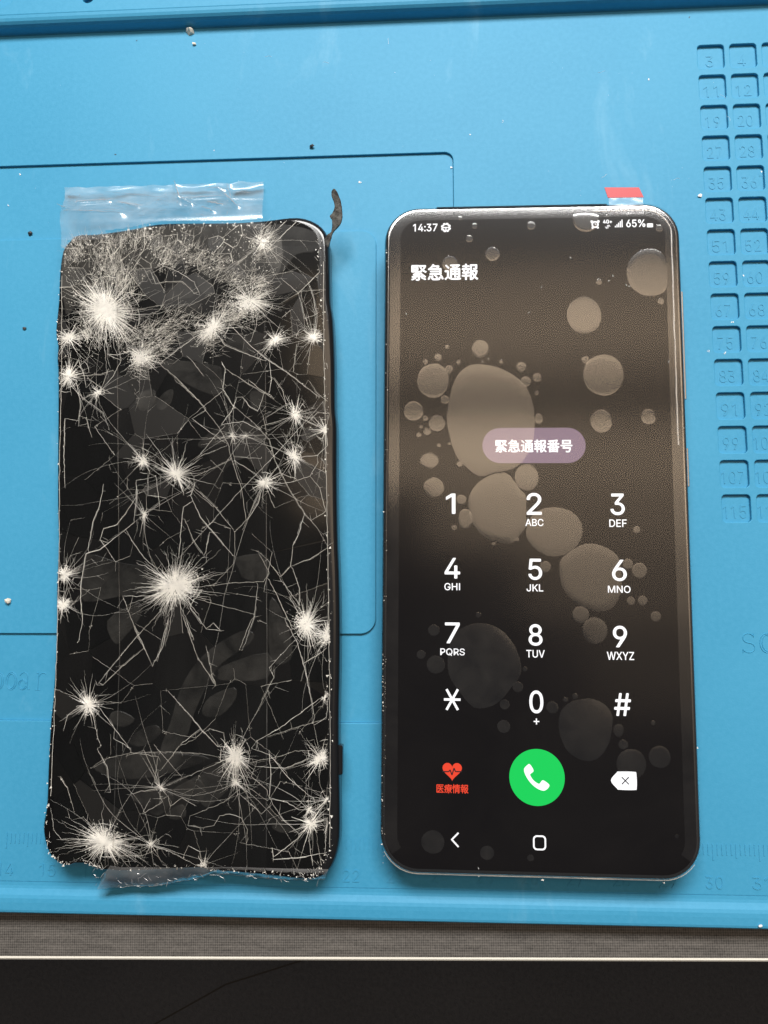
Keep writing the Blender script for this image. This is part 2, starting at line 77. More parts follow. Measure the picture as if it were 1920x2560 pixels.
GLYPHS = {'0':(453,[[(227,-7),(199,-5),(174,1),(151,11),(130,24),(111,41),(95,62),(80,86),(69,113),(60,144),(53,178),(49,214),(48,254),(49,294),(53,330),(60,364),(69,395),(81,422),(95,447),(112,467),(130,484),(151,498),(174,508),(200,514),(227,516),(254,514),(279,508),(302,498),(323,484),(342,467),(358,447),(372,422),(384,395),(393,364),(400,330),(404,294),(405,254),(404,214),(400,178),(393,144),(384,113),(373,86),(359,62),(342,41),(323,24),(302,11),(279,1),(254,-5)],[(227,50),(245,51),(261,56),(276,63),(290,74),(303,87),(313,103),(323,122),(330,144),(336,168),(340,194),(343,223),(344,254),(343,285),(340,314),(336,341),(330,365),(323,387),(313,405),(303,422),(290,435),(276,446),(261,453),(245,458),(227,460),(209,458),(192,453),(177,446),(163,435),(151,422),(140,405),(131,387),(123,365),(117,341),(113,314),(110,285),(109,254),(110,223),(113,194),(117,168),(123,144),(131,122),(140,103),(151,87),(163,74),(177,63),(192,56),(209,51)]]),'1':(393,[[(236,509),(236,0),(172,0),(172,448),(169,448),(46,358),(46,427),(158,509)]]),'2':(453,[[(64,0),(64,47),(234,229),(282,282),(291,294),(299,305),(305,316),(311,327),(315,337),(318,348),(320,360),(320,371),(319,385),(317,397),(313,408),(308,419),(301,428),(293,436),(283,443),(273,449),(262,454),(250,457),(237,459),(224,460),(209,459),(196,457),(184,453),(172,447),(162,441),(153,433),(145,424),(139,413),(134,402),(130,390),(128,376),(127,362),(66,362),(67,384),(71,405),(77,424),(86,442),(98,459),(111,473),(126,486),(143,496),(162,505),(182,511),(203,514),(225,516),(247,514),(268,511),(288,505),(306,497),(323,486),(337,474),(350,461),(361,445),(370,428),(376,411),(380,392),(381,372),(380,358),(378,345),(375,331),(371,318),(365,304),(357,290),(347,275),(336,259),(322,241),(306,223),(288,202),(267,180),(153,60),(153,57),(389,57),(389,0)]]),'3':(453,[[(218,-7),(195,-6),(173,-3),(152,2),(133,10),(114,19),(98,30),(83,43),(70,57),(60,74),(52,91),(46,111),(44,132),(109,132),(111,119),(115,107),(120,97),(126,87),(134,78),(144,71),(154,64),(165,59),(178,55),(191,52),(204,50),(219,50),(234,51),(248,53),(262,56),(275,61),(287,67),(297,74),(307,83),(315,93),(321,104),(325,116),(328,130),(329,145),(328,158),(326,172),(322,184),(316,196),(308,207),(299,217),(288,226),(275,234),(260,240),(242,244),(223,247),(201,248),(157,248),(157,299),(288,448),(288,452),(70,452),(70,509),(372,509),(372,461),(211,278),(211,289),(239,290),(264,288),(287,284),(308,276),(327,265),(344,253),(359,239),(371,222),(381,205),(387,186),(392,166),(393,145),(392,123),(387,103),(380,84),(370,66),(358,50),(344,36),(327,23),(309,12),(288,4),(266,-2),(243,-6)]]),'4':(453,[[(40,105),(40,158),(247,509),(311,509),(109,166),(109,163),(413,163),(413,105)],[(282,0),(282,121),(282,146),(282,318),(343,318),(343,0)]]),'5':(453,[[(221,-7),(199,-6),(178,-2),(159,3),(140,11),(123,21),(108,32),(94,45),(83,60),(73,76),(66,93),(62,111),(60,130),(122,130),(124,119),(127,108),(132,98),(138,89),(145,80),(154,73),(163,66),(173,60),(184,56),(196,52),(208,50),(221,50),(236,51),(250,53),(264,58),(276,64),(288,72),(298,82),(307,92),(314,104),(320,117),(324,131),(327,146),(328,162),(327,178),(324,193),(320,208),(314,221),(306,233),(297,244),(286,254),(275,262),(262,269),(248,273),(233,276),(218,277),(205,276),(192,275),(180,272),(167,268),(156,264),(145,258),(136,252),(128,246),(67,253),(96,509),(366,509),(366,452),(151,452),(134,301),(136,301),(145,308),(155,315),(166,320),(178,325),(190,329),(203,331),(216,333),(229,334),(247,333),(263,330),(279,326),(294,321),(308,314),(321,306),(334,296),(345,285),(355,273),(364,260),(372,246),(379,231),(384,215),(388,199),(390,181),(391,163),(390,139),(385,117),(379,95),(369,76),(357,57),(343,41),(327,27),(309,15),(289,6),(268,-1),(245,-5)]]),'6':(453,[[(226,-7),(203,-5),(182,-1),(161,5),(142,15),(125,26),(109,40),(96,56),(84,74),(75,94),(69,115),(65,138),(64,162),(65,180),(68,199),(73,219),(80,239),(89,261),(102,285),(118,311),(137,340),(252,509),(322,509),(151,261),(145,261),(165,288),(196,307),(205,310),(214,312),(224,314),(235,314),(257,313),(278,309),(298,303),(316,295),(332,284),(346,271),(359,257),(370,240),(378,221),(384,201),(388,180),(389,157),(388,134),(384,112),(377,92),(368,73),(356,55),(343,39),(327,26),(310,14),(291,5),(271,-2),(249,-6)],[(226,48),(241,49),(254,52),(267,56),(279,63),(289,70),(299,79),(307,90),(314,101),(320,114),(324,128),(327,142),(327,157),(327,173),(324,187),(320,201),(314,213),(307,225),(299,235),(289,244),(279,251),(267,258),(254,262),(241,264),(226,265),(212,264),(198,262),(186,258),(174,252),(163,244),(153,235),(145,225),(138,214),(132,201),(128,188),(126,174),(125,158),(126,143),(128,128),(132,114),(138,102),(145,90),(153,79),(163,70),(174,63),(186,56),(198,52),(212,49)]]),'7':(453,[[(97,0),(323,448),(323,452),(62,452),(62,509),(391,509),(391,449),(165,0)]]),'8':(453,[[(226,-7),(201,-6),(178,-2),(156,3),(136,11),(117,21),(101,33),(86,47),(74,62),(64,78),(57,96),(53,115),(52,135),(53,151),(55,166),(59,181),(65,195),(72,208),(81,220),(90,231),(101,241),(113,249),(125,256),(139,261),(153,265),(153,267),(135,273),(119,282),(105,293),(93,308),(83,324),(76,342),(72,360),(70,380),(72,399),(75,417),(82,434),(90,450),(101,464),(114,477),(129,488),(146,498),(164,506),(184,511),(204,514),(226,516),(248,514),(269,511),(288,506),(306,498),(323,488),(337,477),(350,464),(361,450),(370,434),(377,417),(380,399),(382,380),(380,361),(376,342),(369,324),(359,308),(347,293),(333,282),(318,273),(300,267),(300,265),(314,261),(327,256),(339,249),(351,241),(362,231),(372,220),(380,208),(387,195),(393,181),(397,166),(400,151),(401,135),(399,115),(395,96),(388,78),(378,62),(366,47),(352,33),(335,21),(317,11),(296,3),(275,-2),(251,-6)],[(226,49),(243,50),(258,52),(272,55),(285,60),(296,66),(307,74),(315,82),(323,91),(329,102),(333,113),(336,126),(337,139),(336,152),(333,165),(329,177),(322,189),(314,199),(305,208),(295,216),(283,223),(270,228),(256,232),(242,234),(226,235),(211,234),(196,232),(182,228),(169,223),(157,216),(147,208),(138,199),(130,189),(123,177),(119,165),(116,152),(115,139),(116,126),(119,113),(123,102),(129,91),(136,82),(145,74),(156,66),(167,60),(180,55),(195,52),(210,50)],[(226,290),(239,290),(252,292),(263,296),(274,300),(284,306),(293,313),(300,321),(307,330),(312,341),(316,351),(318,363),(319,376),(318,388),(316,399),(313,410),(308,420),(301,429),(294,437),(285,444),(275,449),(264,454),(252,457),(240,459),(226,460),(213,459),(200,457),(188,454),(177,449),(167,444),(159,437),(151,429),(145,420),(139,410),(136,399),(134,388),(133,376),(134,363),(136,351),(139,341),(145,330),(151,321),(159,313),(168,306),(178,300),(189,296),(201,292),(213,290)]]),'9':(453,[[(226,516),(249,514),(271,510),(291,503),(310,494),(328,482),(343,468),(356,452),(368,434),(377,414),(384,393),(388,371),(389,347),(388,328),(385,309),(380,290),(373,270),(363,248),(350,224),(334,197),(315,168),(200,0),(130,0),(301,248),(307,248),(287,221),(257,202),(248,199),(238,196),(228,195),(218,195),(195,196),(175,199),(155,206),(137,214),(121,225),(106,237),(94,252),(83,269),(74,287),(68,307),(65,329),(64,352),(65,375),(69,397),(75,417),(85,436),(96,454),(110,469),(125,483),(143,494),(162,504),(182,510),(203,514)],[(226,460),(212,459),(199,457),(186,452),(174,446),(163,438),(154,429),(145,419),(138,407),(133,395),(129,381),(126,367),(125,352),(126,336),(129,322),(133,308),(138,295),(145,284),(154,274),(163,265),(174,257),(186,251),(199,247),(212,244),(226,243),(240,244),(254,247),(267,251),(279,257),(289,265),(299,273),(307,284),(314,295),(320,308),(324,321),(327,335),(327,350),(327,366),(324,381),(320,394),(314,407),(307,419),(299,429),(290,438),(279,446),(267,452),(254,457),(241,459)]]),'A':(480,[[(16,0),(201,509),(276,509),(463,0),(395,0),(287,302),(264,372),(232,478),(245,478),(213,371),(191,302),(85,0)],[(110,142),(110,199),(370,199),(370,142)]]),'B':(456,[[(60,0),(60,509),(241,509),(266,508),(289,504),(310,499),(329,491),(345,481),(359,469),(371,456),(381,442),(388,426),(394,410),(397,392),(398,374),(397,358),(395,344),(392,331),(387,320),(380,310),(373,301),(365,293),(356,286),(347,280),(336,275),(326,270),(315,267),(315,262),(327,261),(339,257),(351,252),(363,245),(374,237),(385,227),(394,216),(402,203),(409,189),(414,173),(417,155),(418,136),(417,117),(413,100),(408,83),(400,67),(390,52),(377,39),(362,28),(344,18),(324,10),(301,4),(275,1),(247,0)],[(125,57),(245,57),(272,58),(296,63),(315,70),(330,80),(341,92),(349,105),(354,120),(355,137),(355,149),(352,161),(348,173),(342,184),(335,194),(327,203),(317,211),(306,218),(293,224),(279,228),(264,230),(248,231),(125,231)],[(125,285),(238,285),(252,286),(265,288),(277,291),(288,296),(299,302),(308,309),(316,317),(323,326),(329,337),(333,348),(335,359),(336,372),(334,388),(330,403),(323,417),(313,429),(299,439),(283,446),(263,450),(240,452),(125,452)]]),'C':(510,[[(267,-7),(235,-5),(205,1),(177,11),(150,25),(126,42),(104,63),(86,88),(70,115),(57,146),(48,179),(42,215),(40,254),(42,293),(48,329),(57,362),(70,393),(86,421),(104,445),(126,466),(150,484),(177,498),(205,508),(235,514),(267,516),(286,515),(305,513),(323,509),(340,504),(357,498),(373,490),(388,481),(402,471),(415,460),(427,447),(438,433),(448,418),(456,402),(463,385),(469,367),(473,348),(408,348),(405,361),(401,373),(395,384),(389,395),(382,404),(375,413),(366,421),(357,428),(348,435),(337,440),(327,445),(315,449),(304,452),(292,454),(280,455),(267,456),(245,454),(223,450),(203,443),(184,432),(166,419),(150,403),(137,385),(125,364),(116,340),(109,314),(105,285),(103,254),(105,223),(109,194),(116,168),(125,145),(137,123),(151,105),(166,89),(184,76),(203,66),(223,59),(245,54),(267,53),(280,53),(292,55),(304,57),(315,60),(327,64),(337,69),(348,74),(357,81),(366,88),(375,96),(382,105),(389,114),(395,125),(401,136),(405,148),(408,160),(473,160),(469,142),(463,124),(457,107),(448,91),(438,76),(428,62),(416,49),(402,38),(388,28),(373,19),(357,11),(341,5),(323,0),(305,-4),(286,-6)]]),'D':(502,[[(219,0),(96,0),(96,57),(215,57),(244,58),(272,63),(296,70),(318,81),(337,94),(354,110),(368,128),(379,149),(388,172),(394,198),(398,226),(399,255),(398,285),(394,312),(388,337),(379,361),(368,381),(354,399),(338,415),(320,428),(299,438),(275,446),(249,450),(221,452),(93,452),(93,509),(225,509),(261,507),(294,501),(325,492),(353,478),(377,461),(399,441),(418,418),(433,391),(446,361),(455,329),(460,293),(462,255),(460,217),(455,181),(446,149),(433,119),(417,92),(398,68),(376,48),(351,31),(322,17),(291,8),(256,2)],[(125,509),(125,0),(60,0),(60,509)]]),'E':(419,[[(60,0),(60,509),(372,509),(372,452),(125,452),(125,286),(355,286),(355,229),(125,229),(125,57),(375,57),(375,0)]]),'F':(410,[[(60,0),(60,509),(369,509),(369,452),(125,452),(125,278),(346,278),(346,221),(125,221),(125,0)]]),'G':(520,[[(269,-7),(236,-5),(205,1),(176,11),(149,25),(125,43),(104,64),(85,88),(69,116),(57,146),(47,179),(42,215),(40,254),(42,293),(47,329),(57,362),(69,393),(85,421),(103,445),(125,466),(149,484),(175,498),(203,508),(233,514),(265,516),(285,515),(304,513),(322,509),(340,504),(358,497),(374,489),(389,480),(403,469),(416,458),(429,445),(439,431),(449,416),(458,401),(465,384),(470,367),(474,349),(408,349),(404,361),(399,372),(393,383),(387,393),(380,403),(373,411),(365,420),(356,427),(347,434),(337,439),(326,444),(315,448),(304,452),(291,454),(279,455),(265,456),(243,454),(222,450),(202,443),(183,432),(166,419),(150,404),(137,385),(125,364),(116,340),(109,314),(105,285),(103,254),(105,223),(109,194),(116,168),(125,145),(137,124),(151,105),(166,90),(184,76),(203,66),(224,59),(246,54),(269,53),(290,54),(309,57),(328,63),(345,71),(360,81),(374,93),(386,107),(396,123),(404,141),(410,160),(414,180),(415,202),(434,199),(283,199),(283,256),(478,256),(478,200),(476,170),(471,141),(463,115),(451,91),(436,69),(419,50),(399,33),(377,19),(352,8),(326,0),(298,-5)]]),'H':(517,[[(60,0),(60,509),(125,509),(125,289),(392,289),(392,509),(457,509),(457,0),(392,0),(392,232),(125,232),(125,0)]]),'I':(210,[[(72,0),(72,509),(138,509),(138,0)]]),'J':(396,[[(185,-7),(153,-4),(124,3),(98,15),(75,33),(57,55),(44,81),(36,111),(33,145),(33,173),(98,173),(98,145),(99,123),(104,104),(111,88),(122,74),(134,64),(149,56),(166,51),(185,50),(204,51),(220,56),(235,64),(248,74),(258,88),(266,104),(270,123),(272,145),(272,509),(336,509),(336,145),(334,111),(326,81),(313,55),(294,33),(271,15),(246,3),(217,-4)]]),'K':(467,[[(104,145),(104,216),(139,261),(174,303),(212,344),(364,509),(448,509),(231,276),(228,276)],[(60,0),(60,509),(125,509),(125,334),(124,225),(125,193),(125,0)],[(372,0),(188,259),(228,309),(449,0)]]),'L':(393,[[(60,0),(60,509),(125,509),(125,57),(361,57),(361,0)]]),'M':(628,[[(60,0),(60,509),(152,509),(277,187),(287,159),(299,123),(311,84),(322,49),(307,49),(318,83),(330,121),(342,158),(352,187),(476,509),(568,509),(568,0),(504,0),(504,291),(504,327),(505,369),(506,413),(507,457),(513,457),(498,409),(482,363),(467,322),(456,291),(342,0),(286,0),(170,291),(159,321),(145,361),(129,408),(112,457),(119,457),(120,416),(121,372),(122,328),(122,291),(122,0)]]),'N':(523,[[(60,0),(60,509),(136,509),(343,183),(363,151),(388,107),(414,55),(405,54),(401,108),(399,157),(399,195),(399,509),(463,509),(463,0),(387,0),(202,290),(177,331),(148,381),(108,452),(119,454),(122,384),(124,328),(125,291),(125,0)]]),'O':(533,[[(267,-7),(235,-5),(205,1),(177,11),(150,25),(126,42),(105,63),(86,88),(70,115),(57,146),(48,179),(42,215),(40,254),(42,293),(48,329),(57,362),(70,393),(86,421),(105,445),(126,466),(150,484),(177,498),(205,508),(235,514),(267,516),(299,514),(329,508),(357,498),(384,484),(408,466),(429,445),(448,421),(464,393),(477,362),(486,329),(491,293),(493,254),(491,215),(486,179),(477,146),(464,115),(448,88),(429,63),(408,42),(384,25),(357,11),(329,1),(299,-5)],[(267,53),(289,54),(310,59),(330,66),(349,76),(367,89),(383,105),(396,123),(408,144),(418,168),(425,194),(429,223),(430,254),(429,286),(425,314),(418,341),(408,365),(396,386),(383,404),(367,420),(349,433),(330,443),(310,450),(289,454),(267,456),(245,454),(223,450),(203,443),(184,433),(167,420),(151,404),(137,385),(125,364),(116,340),(109,314),(105,285),(103,254),(105,223),(109,194),(116,168),(125,144),(137,123),(151,105),(167,89),(184,76),(203,66),(223,59),(245,54)]]),'P':(445,[[(60,0),(60,509),(235,509),(263,507),(289,503),(312,497),(332,487),(350,476),(366,462),(379,447),(390,430),(398,411),(404,391),(407,370),(409,348),(407,325),(404,304),(398,284),(390,265),(379,248),(366,233),(350,219),(332,207),(312,198),(289,191),(263,187),(235,186),(109,186),(109,242),(233,242),(252,243),(269,246),(284,250),(297,256),(308,264),(318,272),(327,282),(333,294),(338,306),(342,319),(344,333),(344,348),(344,362),(342,376),(338,389),(333,402),(326,413),(318,423),(308,431),(297,439),(284,444),(268,449),(251,451),(232,452),(125,452),(125,0)]]),'Q':(533,[[(245,159),(313,159),(369,85),(384,65),(468,-48),(401,-48),(346,27),(331,46)],[(267,-7),(235,-5),(205,1),(177,11),(150,25),(126,42),(105,63),(86,88),(70,115),(57,146),(48,179),(42,215),(40,254),(42,293),(48,329),(57,362),(70,393),(86,421),(105,445),(126,466),(150,484),(177,498),(205,508),(235,514),(267,516),(299,514),(329,508),(357,498),(384,484),(408,466),(429,445),(448,421),(464,393),(477,362),(486,329),(491,293),(493,254),(491,215),(486,179),(477,146),(464,115),(448,88),(429,63),(408,42),(384,25),(357,11),(329,1),(299,-5)],[(267,53),(289,54),(310,59),(330,66),(349,76),(367,89),(383,105),(396,123),(408,144),(418,168),(425,194),(429,223),(430,254),(429,286),(425,314),(418,341),(408,365),(396,386),(383,404),(367,420),(349,433),(330,443),(310,450),(289,454),(267,456),(245,454),(223,450),(203,443),(184,433),(167,420),(151,404),(137,385),(125,364),(116,340),(109,314),(105,285),(103,254),(105,223),(109,194),(116,168),(125,144),(137,123),(151,105),(167,89),(184,76),(203,66),(223,59),(245,54)]]),'R':(449,[[(60,0),(60,509),(236,509),(264,507),(290,504),(313,497),(333,489),(351,478),(367,465),(380,450),(390,433),(399,415),(405,395),(408,374),(409,352),(408,330),(405,309),(399,290),(390,271),(380,255),(367,240),(351,228),(333,217),(312,209),(289,203),(264,199),(236,198),(96,198),(96,255),(234,255),(252,256),(269,258),(284,262),(298,267),(309,273),(319,281),(327,290),(334,300),(339,312),(342,324),(344,338),(345,352),(344,367),(342,380),(339,393),(334,405),(327,415),(319,425),(309,433),(298,440),(284,445),(269,449),(252,451),(233,452),(125,452),(125,0)],[(353,0),(230,229),(303,229),(428,0)]]),'S':(447,[[(224,-9),(197,-8),(172,-4),(149,1),(128,9),(108,19),(91,31),(76,45),(64,60),(54,77),(46,96),(41,115),(38,137),(104,137),(107,123),(110,110),(116,98),(123,88),(132,79),(142,71),(154,64),(166,59),(180,55),(194,52),(209,50),(224,49),(241,50),(257,52),(272,55),(286,60),(299,66),(311,74),(321,82),(329,92),(336,102),(341,114),(345,126),(346,139),(345,151),(342,161),(338,171),(332,179),(325,186),(316,193),(307,199),(296,205),(245,222),(184,239),(154,249),(128,260),(105,274),(86,289),(71,307),(60,326),(54,348),(52,372),(53,393),(58,413),(65,431),(75,448),(87,463),(102,476),(119,488),(138,498),(158,506),(180,511),(203,514),(227,516),(252,514),(275,511),(296,505),(316,498),(334,488),(351,476),(365,463),(377,449),(387,433),(394,415),(399,397),(401,378),(337,378),(334,396),(326,412),(316,426),(302,437),(286,447),(267,453),(247,457),(225,459),(209,458),(194,456),(180,452),(167,448),(156,442),(145,435),(136,427),(129,418),(123,409),(118,398),(116,387),(115,376),(116,363),(119,352),(124,342),(131,334),(139,326),(148,319),(158,313),(169,308),(212,293),(264,279),(312,264),(324,258),(336,252),(347,245),(359,238),(369,229),(379,220),(387,209),(395,198),(401,185),(405,171),(407,155),(408,139),(407,118),(403,99),(396,81),(386,64),(374,48),(360,34),(343,21),(323,11),(302,2),(278,-4),(252,-8)]]),'T':(449,[[(32,452),(32,509),(417,509),(417,452),(257,452),(257,0),(193,0),(193,452)]]),'U':(517,[[(259,-8),(230,-7),(203,-2),(177,5),(154,15),(133,28),(114,43),(98,60),(85,80),(74,101),(66,124),(62,148),(60,173),(60,509),(124,509),(124,178),(125,160),(128,144),(133,128),(141,113),(150,99),(160,87),(173,77),(187,68),(203,61),(220,56),(239,53),(259,52),(279,53),(298,56),(315,61),(331,68),(345,77),(357,87),(368,99),(377,113),(384,128),(389,144),(392,160),(393,178),(393,509),(457,509),(457,173),(456,148),(451,124),(443,101),(433,80),(419,60),(403,43),(384,28),(363,15),(340,5),(315,-2),(288,-7)]]),'V':(480,[[(204,0),(16,509),(84,509),(192,206),(215,137),(248,31),(235,31),(267,138),(290,206),(395,509),(463,509),(278,0)]]),'W':(686,[[(155,0),(16,509),(82,509),(163,196),(175,145),(187,94),(197,40),(189,40),(200,94),(211,145),(224,196),(306,509),(380,509),(462,196),(474,145),(486,94),(497,40),(488,40),(499,94),(510,145),(523,196),(603,509),(670,509),(530,0),(455,0),(368,323),(351,391),(336,475),(350,475),(335,395),(318,323),(230,0)]]),'X':(474,[[(18,0),(217,284),(217,236),(29,509),(104,509),(178,400),(204,361),(223,329),(243,292),(232,292),(252,329),(272,361),(298,400),(374,509),(446,509),(259,239),(259,287),(456,0),(382,0),(292,129),(268,165),(250,195),(230,231),(244,231),(225,196),(206,166),(182,129),(91,0)]]),'Y':(472,[[(203,0),(203,208),(16,509),(91,509),(192,344),(222,292),(250,230),(224,230),(251,293),(280,344),(381,509),(455,509),(268,208),(268,0)]]),'Z':(438,[[(42,0),(42,46),(273,385),(306,431),(341,476),(348,454),(285,452),(223,452),(40,452),(40,509),(397,509),(397,462),(169,129),(134,81),(97,33),(90,54),(152,57),(214,57),(399,57),(399,0)]]),':':(188,[[(95,-4),(86,-4),(78,-1),(70,3),(63,9),(57,16),(53,24),(50,32),(50,41),(50,50),(53,59),(57,66),(63,73),(70,79),(78,83),(86,86),(95,87),(104,86),(113,83),(121,79),(128,73),(134,66),(138,59),(140,50),(141,41),(140,32),(138,24),(134,16),(128,9),(121,3),(113,-1),(104,-4)],[(95,271),(86,272),(78,274),(70,278),(63,284),(57,291),(53,299),(50,307),(50,316),(50,325),(53,334),(57,342),(63,349),(70,354),(78,359),(86,361),(95,362),(104,361),(113,359),(121,354),(128,349),(134,342),(138,334),(140,325),(141,316),(140,307),(138,299),(134,291),(128,284),(121,278),(113,274),(104,272)]]),'%':(676,[[(175,283),(160,284),(146,286),(132,291),(121,297),(110,305),(101,314),(93,324),(86,335),(81,347),(78,360),(75,373),(75,388),(75,412),(76,426),(78,440),(81,452),(87,464),(93,476),(101,486),(110,495),(121,503),(133,509),(146,513),(160,516),(175,517),(191,516),(206,513),(219,509),(230,503),(241,495),(250,486),(258,476),(264,464),(269,452),(273,440),(275,426),(276,412),(276,388),(275,373),(273,360),(269,347),(264,335),(257,324),(250,314),(241,305),(230,297),(218,291),(205,286),(191,284)],[(175,327),(188,329),(198,332),(206,338),(212,346),(217,355),(221,365),(223,376),(223,388),(223,412),(223,424),(221,435),(217,445),(213,454),(206,462),(198,468),(188,471),(175,473),(164,471),(153,468),(145,462),(138,454),(133,445),(130,435),(128,424),(127,412),(127,388),(128,376),(130,365),(133,355),(138,346),(145,338),(153,332),(163,329)],[(501,-10),(486,-9),(471,-6),(458,-2),(446,5),(436,12),(426,21),(419,31),(412,43),(407,55),(403,68),(401,81),(400,95),(400,120),(401,134),(403,147),(407,160),(412,172),(419,184),(427,194),(436,203),(447,210),(458,217),(471,221),(486,224),(501,225),(517,224),(531,221),(544,217),(556,210),(566,203),(576,194),(583,184),(590,172),(595,160),(598,147),(600,134),(601,120),(601,95),(600,81),(598,68),(594,55),(589,43),(583,31),(575,21),(566,12),(555,5),(544,-2),(531,-6),(517,-9)],[(501,35),(513,36),(523,39),(531,45),(538,53),(543,62),(546,73),(548,84),(549,95),(549,120),(548,131),(546,142),(543,153),(538,162),(532,170),(524,176),(513,179),(501,180),(489,179),(479,176),(471,170),(464,162),(459,153),(456,142),(453,131),(453,120),(453,95),(453,84),(455,73),(459,62),(464,53),(470,45),(479,39),(489,36)],[(132,0),(482,509),(540,509),(191,0)]]),'+':(453,[[(198,34),(198,364),(255,364),(255,34)],[(61,172),(61,226),(391,226),(391,172)]]),'#':(440,[[(242,0),(326,509),(377,509),(294,0)],[(10,140),(19,192),(400,192),(391,140)],[(64,0),(147,509),(198,509),(115,0)],[(40,316),(49,368),(429,368),(421,316)]])}

# ------------------------------------------------------------------ helpers
COL = scene.collection


def mesh_obj(name, verts, faces, mat=None, parent=None, smooth=False, mats=None, midx=None):
    me = bpy.data.meshes.new(name)
    me.from_pydata([(v[0] * MM, v[1] * MM, v[2] * MM) for v in verts], [], faces)
    for m in (mats or [mat]):
        me.materials.append(m)
    if midx:
        me.polygons.foreach_set('material_index', midx)
    if smooth:
        me.polygons.foreach_set('use_smooth', [True] * len(me.polygons))
    me.update()
    o = bpy.data.objects.new(name, me)
    COL.objects.link(o)
    o.parent = parent
    return o


def empty(name, loc, rot=(0, 0, 0), label=None, cat=None):
    o = bpy.data.objects.new(name, None)
    o.empty_display_size = 0.01
    COL.objects.link(o)
    o.location = [c * MM for c in loc]
    o.rotation_euler = rot
    if label:
        o['label'] = label
        o['category'] = cat
    return o


def tag(o, label, cat, group=None):
    o['label'] = label
    o['category'] = cat
    if group:
        o['group'] = group
    return o


class MB:
    def __init__(self):
        self.v, self.f = [], []

    def add(self, vs_, fs_):
        n = len(self.v)
        self.v += vs_
        self.f += [tuple(i + n for i in f) for f in fs_]

    def box(self, x0, y0, z0, x1, y1, z1):
        self.add([(x0, y0, z0), (x1, y0, z0), (x1, y1, z0), (x0, y1, z0), (x0, y0, z1), (x1, y0, z1), (x1, y1, z1), (x0, y1, z1)],
                 [(3, 2, 1, 0), (4, 5, 6, 7), (0, 1, 5, 4), (1, 2, 6, 5), (2, 3, 7, 6), (3, 0, 4, 7)])

    def ridge(self, pts, w, z, h=0.4, taper=True, both=False):
        """a raised line with a triangular section along 2-D points"""
        n = len(pts)
        vs_, fs_ = [], []
        for i, p in enumerate(pts):
            a = pts[max(i - 1, 0)]
            b = pts[min(i + 1, n - 1)]
            dx, dy = b[0] - a[0], b[1] - a[1]
            l = math.hypot(dx, dy) or 1.0
            t = i / (n - 1)
            ww = w * (1 - 0.82 * t) if taper else w
            if both:
                ww = w * (0.22 + 0.78 * math.sin(math.pi * min(1.0, max(0.0, 0.04 + 0.92 * t))) ** 0.6)
            nx, ny = -dy / l * ww / 2, dx / l * ww / 2
            vs_ += [(p[0] + nx, p[1] + ny, z), (p[0], p[1], z + ww * h), (p[0] - nx, p[1] - ny, z)]
        for i in range(n - 1):
            k = 3 * i
            fs_ += [(k, k + 1, k + 4, k + 3), (k + 1, k + 2, k + 5, k + 4)]
        self.add(vs_, fs_)

    def build(self, name, mat, parent=None, smooth=False):
        return mesh_obj(name, self.v, self.f, mat, parent, smooth)


def rrect(x0, y0, x1, y1, r, n=6):
    pts = []
    for cx, cy, a0 in ((x1 - r, y1 - r, 0), (x0 + r, y1 - r, 90), (x0 + r, y0 + r, 180), (x1 - r, y0 + r, 270)):
        for k in range(n + 1):
            a = R(a0 + 90 * k / n)
            pts.append((cx + r * math.cos(a), cy + r * math.sin(a)))
    return pts


def offset_poly(pts, d):
    """move a counter-clockwise outline inwards by d"""
    n = len(pts)
    out = []
    for i in range(n):
        a, p, b = pts[i - 1], pts[i], pts[(i + 1) % n]
        d1 = Vector((p[0] - a[0], p[1] - a[1])).normalized()
        d2 = Vector((b[0] - p[0], b[1] - p[1])).normalized()
        nn = Vector((-d1.y - d2.y, d1.x + d2.x))
        nn.normalize()
        c = max(0.5, nn.dot(Vector((-d1.y, d1.x))))
        out.append((p[0] + nn.x * d / c, p[1] + nn.y * d / c))
    return out


def area(pts):
    return sum(pts[i - 1][0] * pts[i][1] - pts[i][0] * pts[i - 1][1] for i in range(len(pts))) / 2


def ccw(pts):
    return list(pts) if area(pts) > 0 else list(pts)[::-1]


def smooth_poly(pts, k=3):
    """closed Catmull-Rom through the points"""
    n = len(pts)
    out = []
    for i in range(n):
        p0, p1, p2, p3 = (Vector(pts[(i + j - 1) % n]) for j in range(4))
        for s in range(k):
            t = s / k
            q = 0.5 * ((2 * p1) + (p2 - p0) * t + (2 * p0 - 5 * p1 + 4 * p2 - p3) * t * t + (3 * p1 - p0 - 3 * p2 + p3) * t ** 3)
            out.append((q.x, q.y))
    return out


def rings_obj(name, rings, mat, parent=None, smooth=True, cap_top=True, cap_bottom=True, mats=None, ring_mats=None, cap_mat=0):
    """stack closed rings of equal length [(pts, z)] into one skin"""
    n = len(rings[0][0])
    v = [(p[0], p[1], z) for pts, z in rings for p in pts]
    f, mi = [], []
    for k in range(len(rings) - 1):
        for i in range(n):
            j = (i + 1) % n
            f.append((k * n + i, k * n + j, (k + 1) * n + j, (k + 1) * n + i))
            mi.append(ring_mats[k] if ring_mats else 0)
    if cap_top:
        b = (len(rings) - 1) * n
        f.append(tuple(range(b, b + n)))
        mi.append(cap_mat)
    if cap_bottom:
        f.append(tuple(range(n - 1, -1, -1)))
        mi.append(0)
    return mesh_obj(name, v, f, mat, parent, smooth, mats, mi)


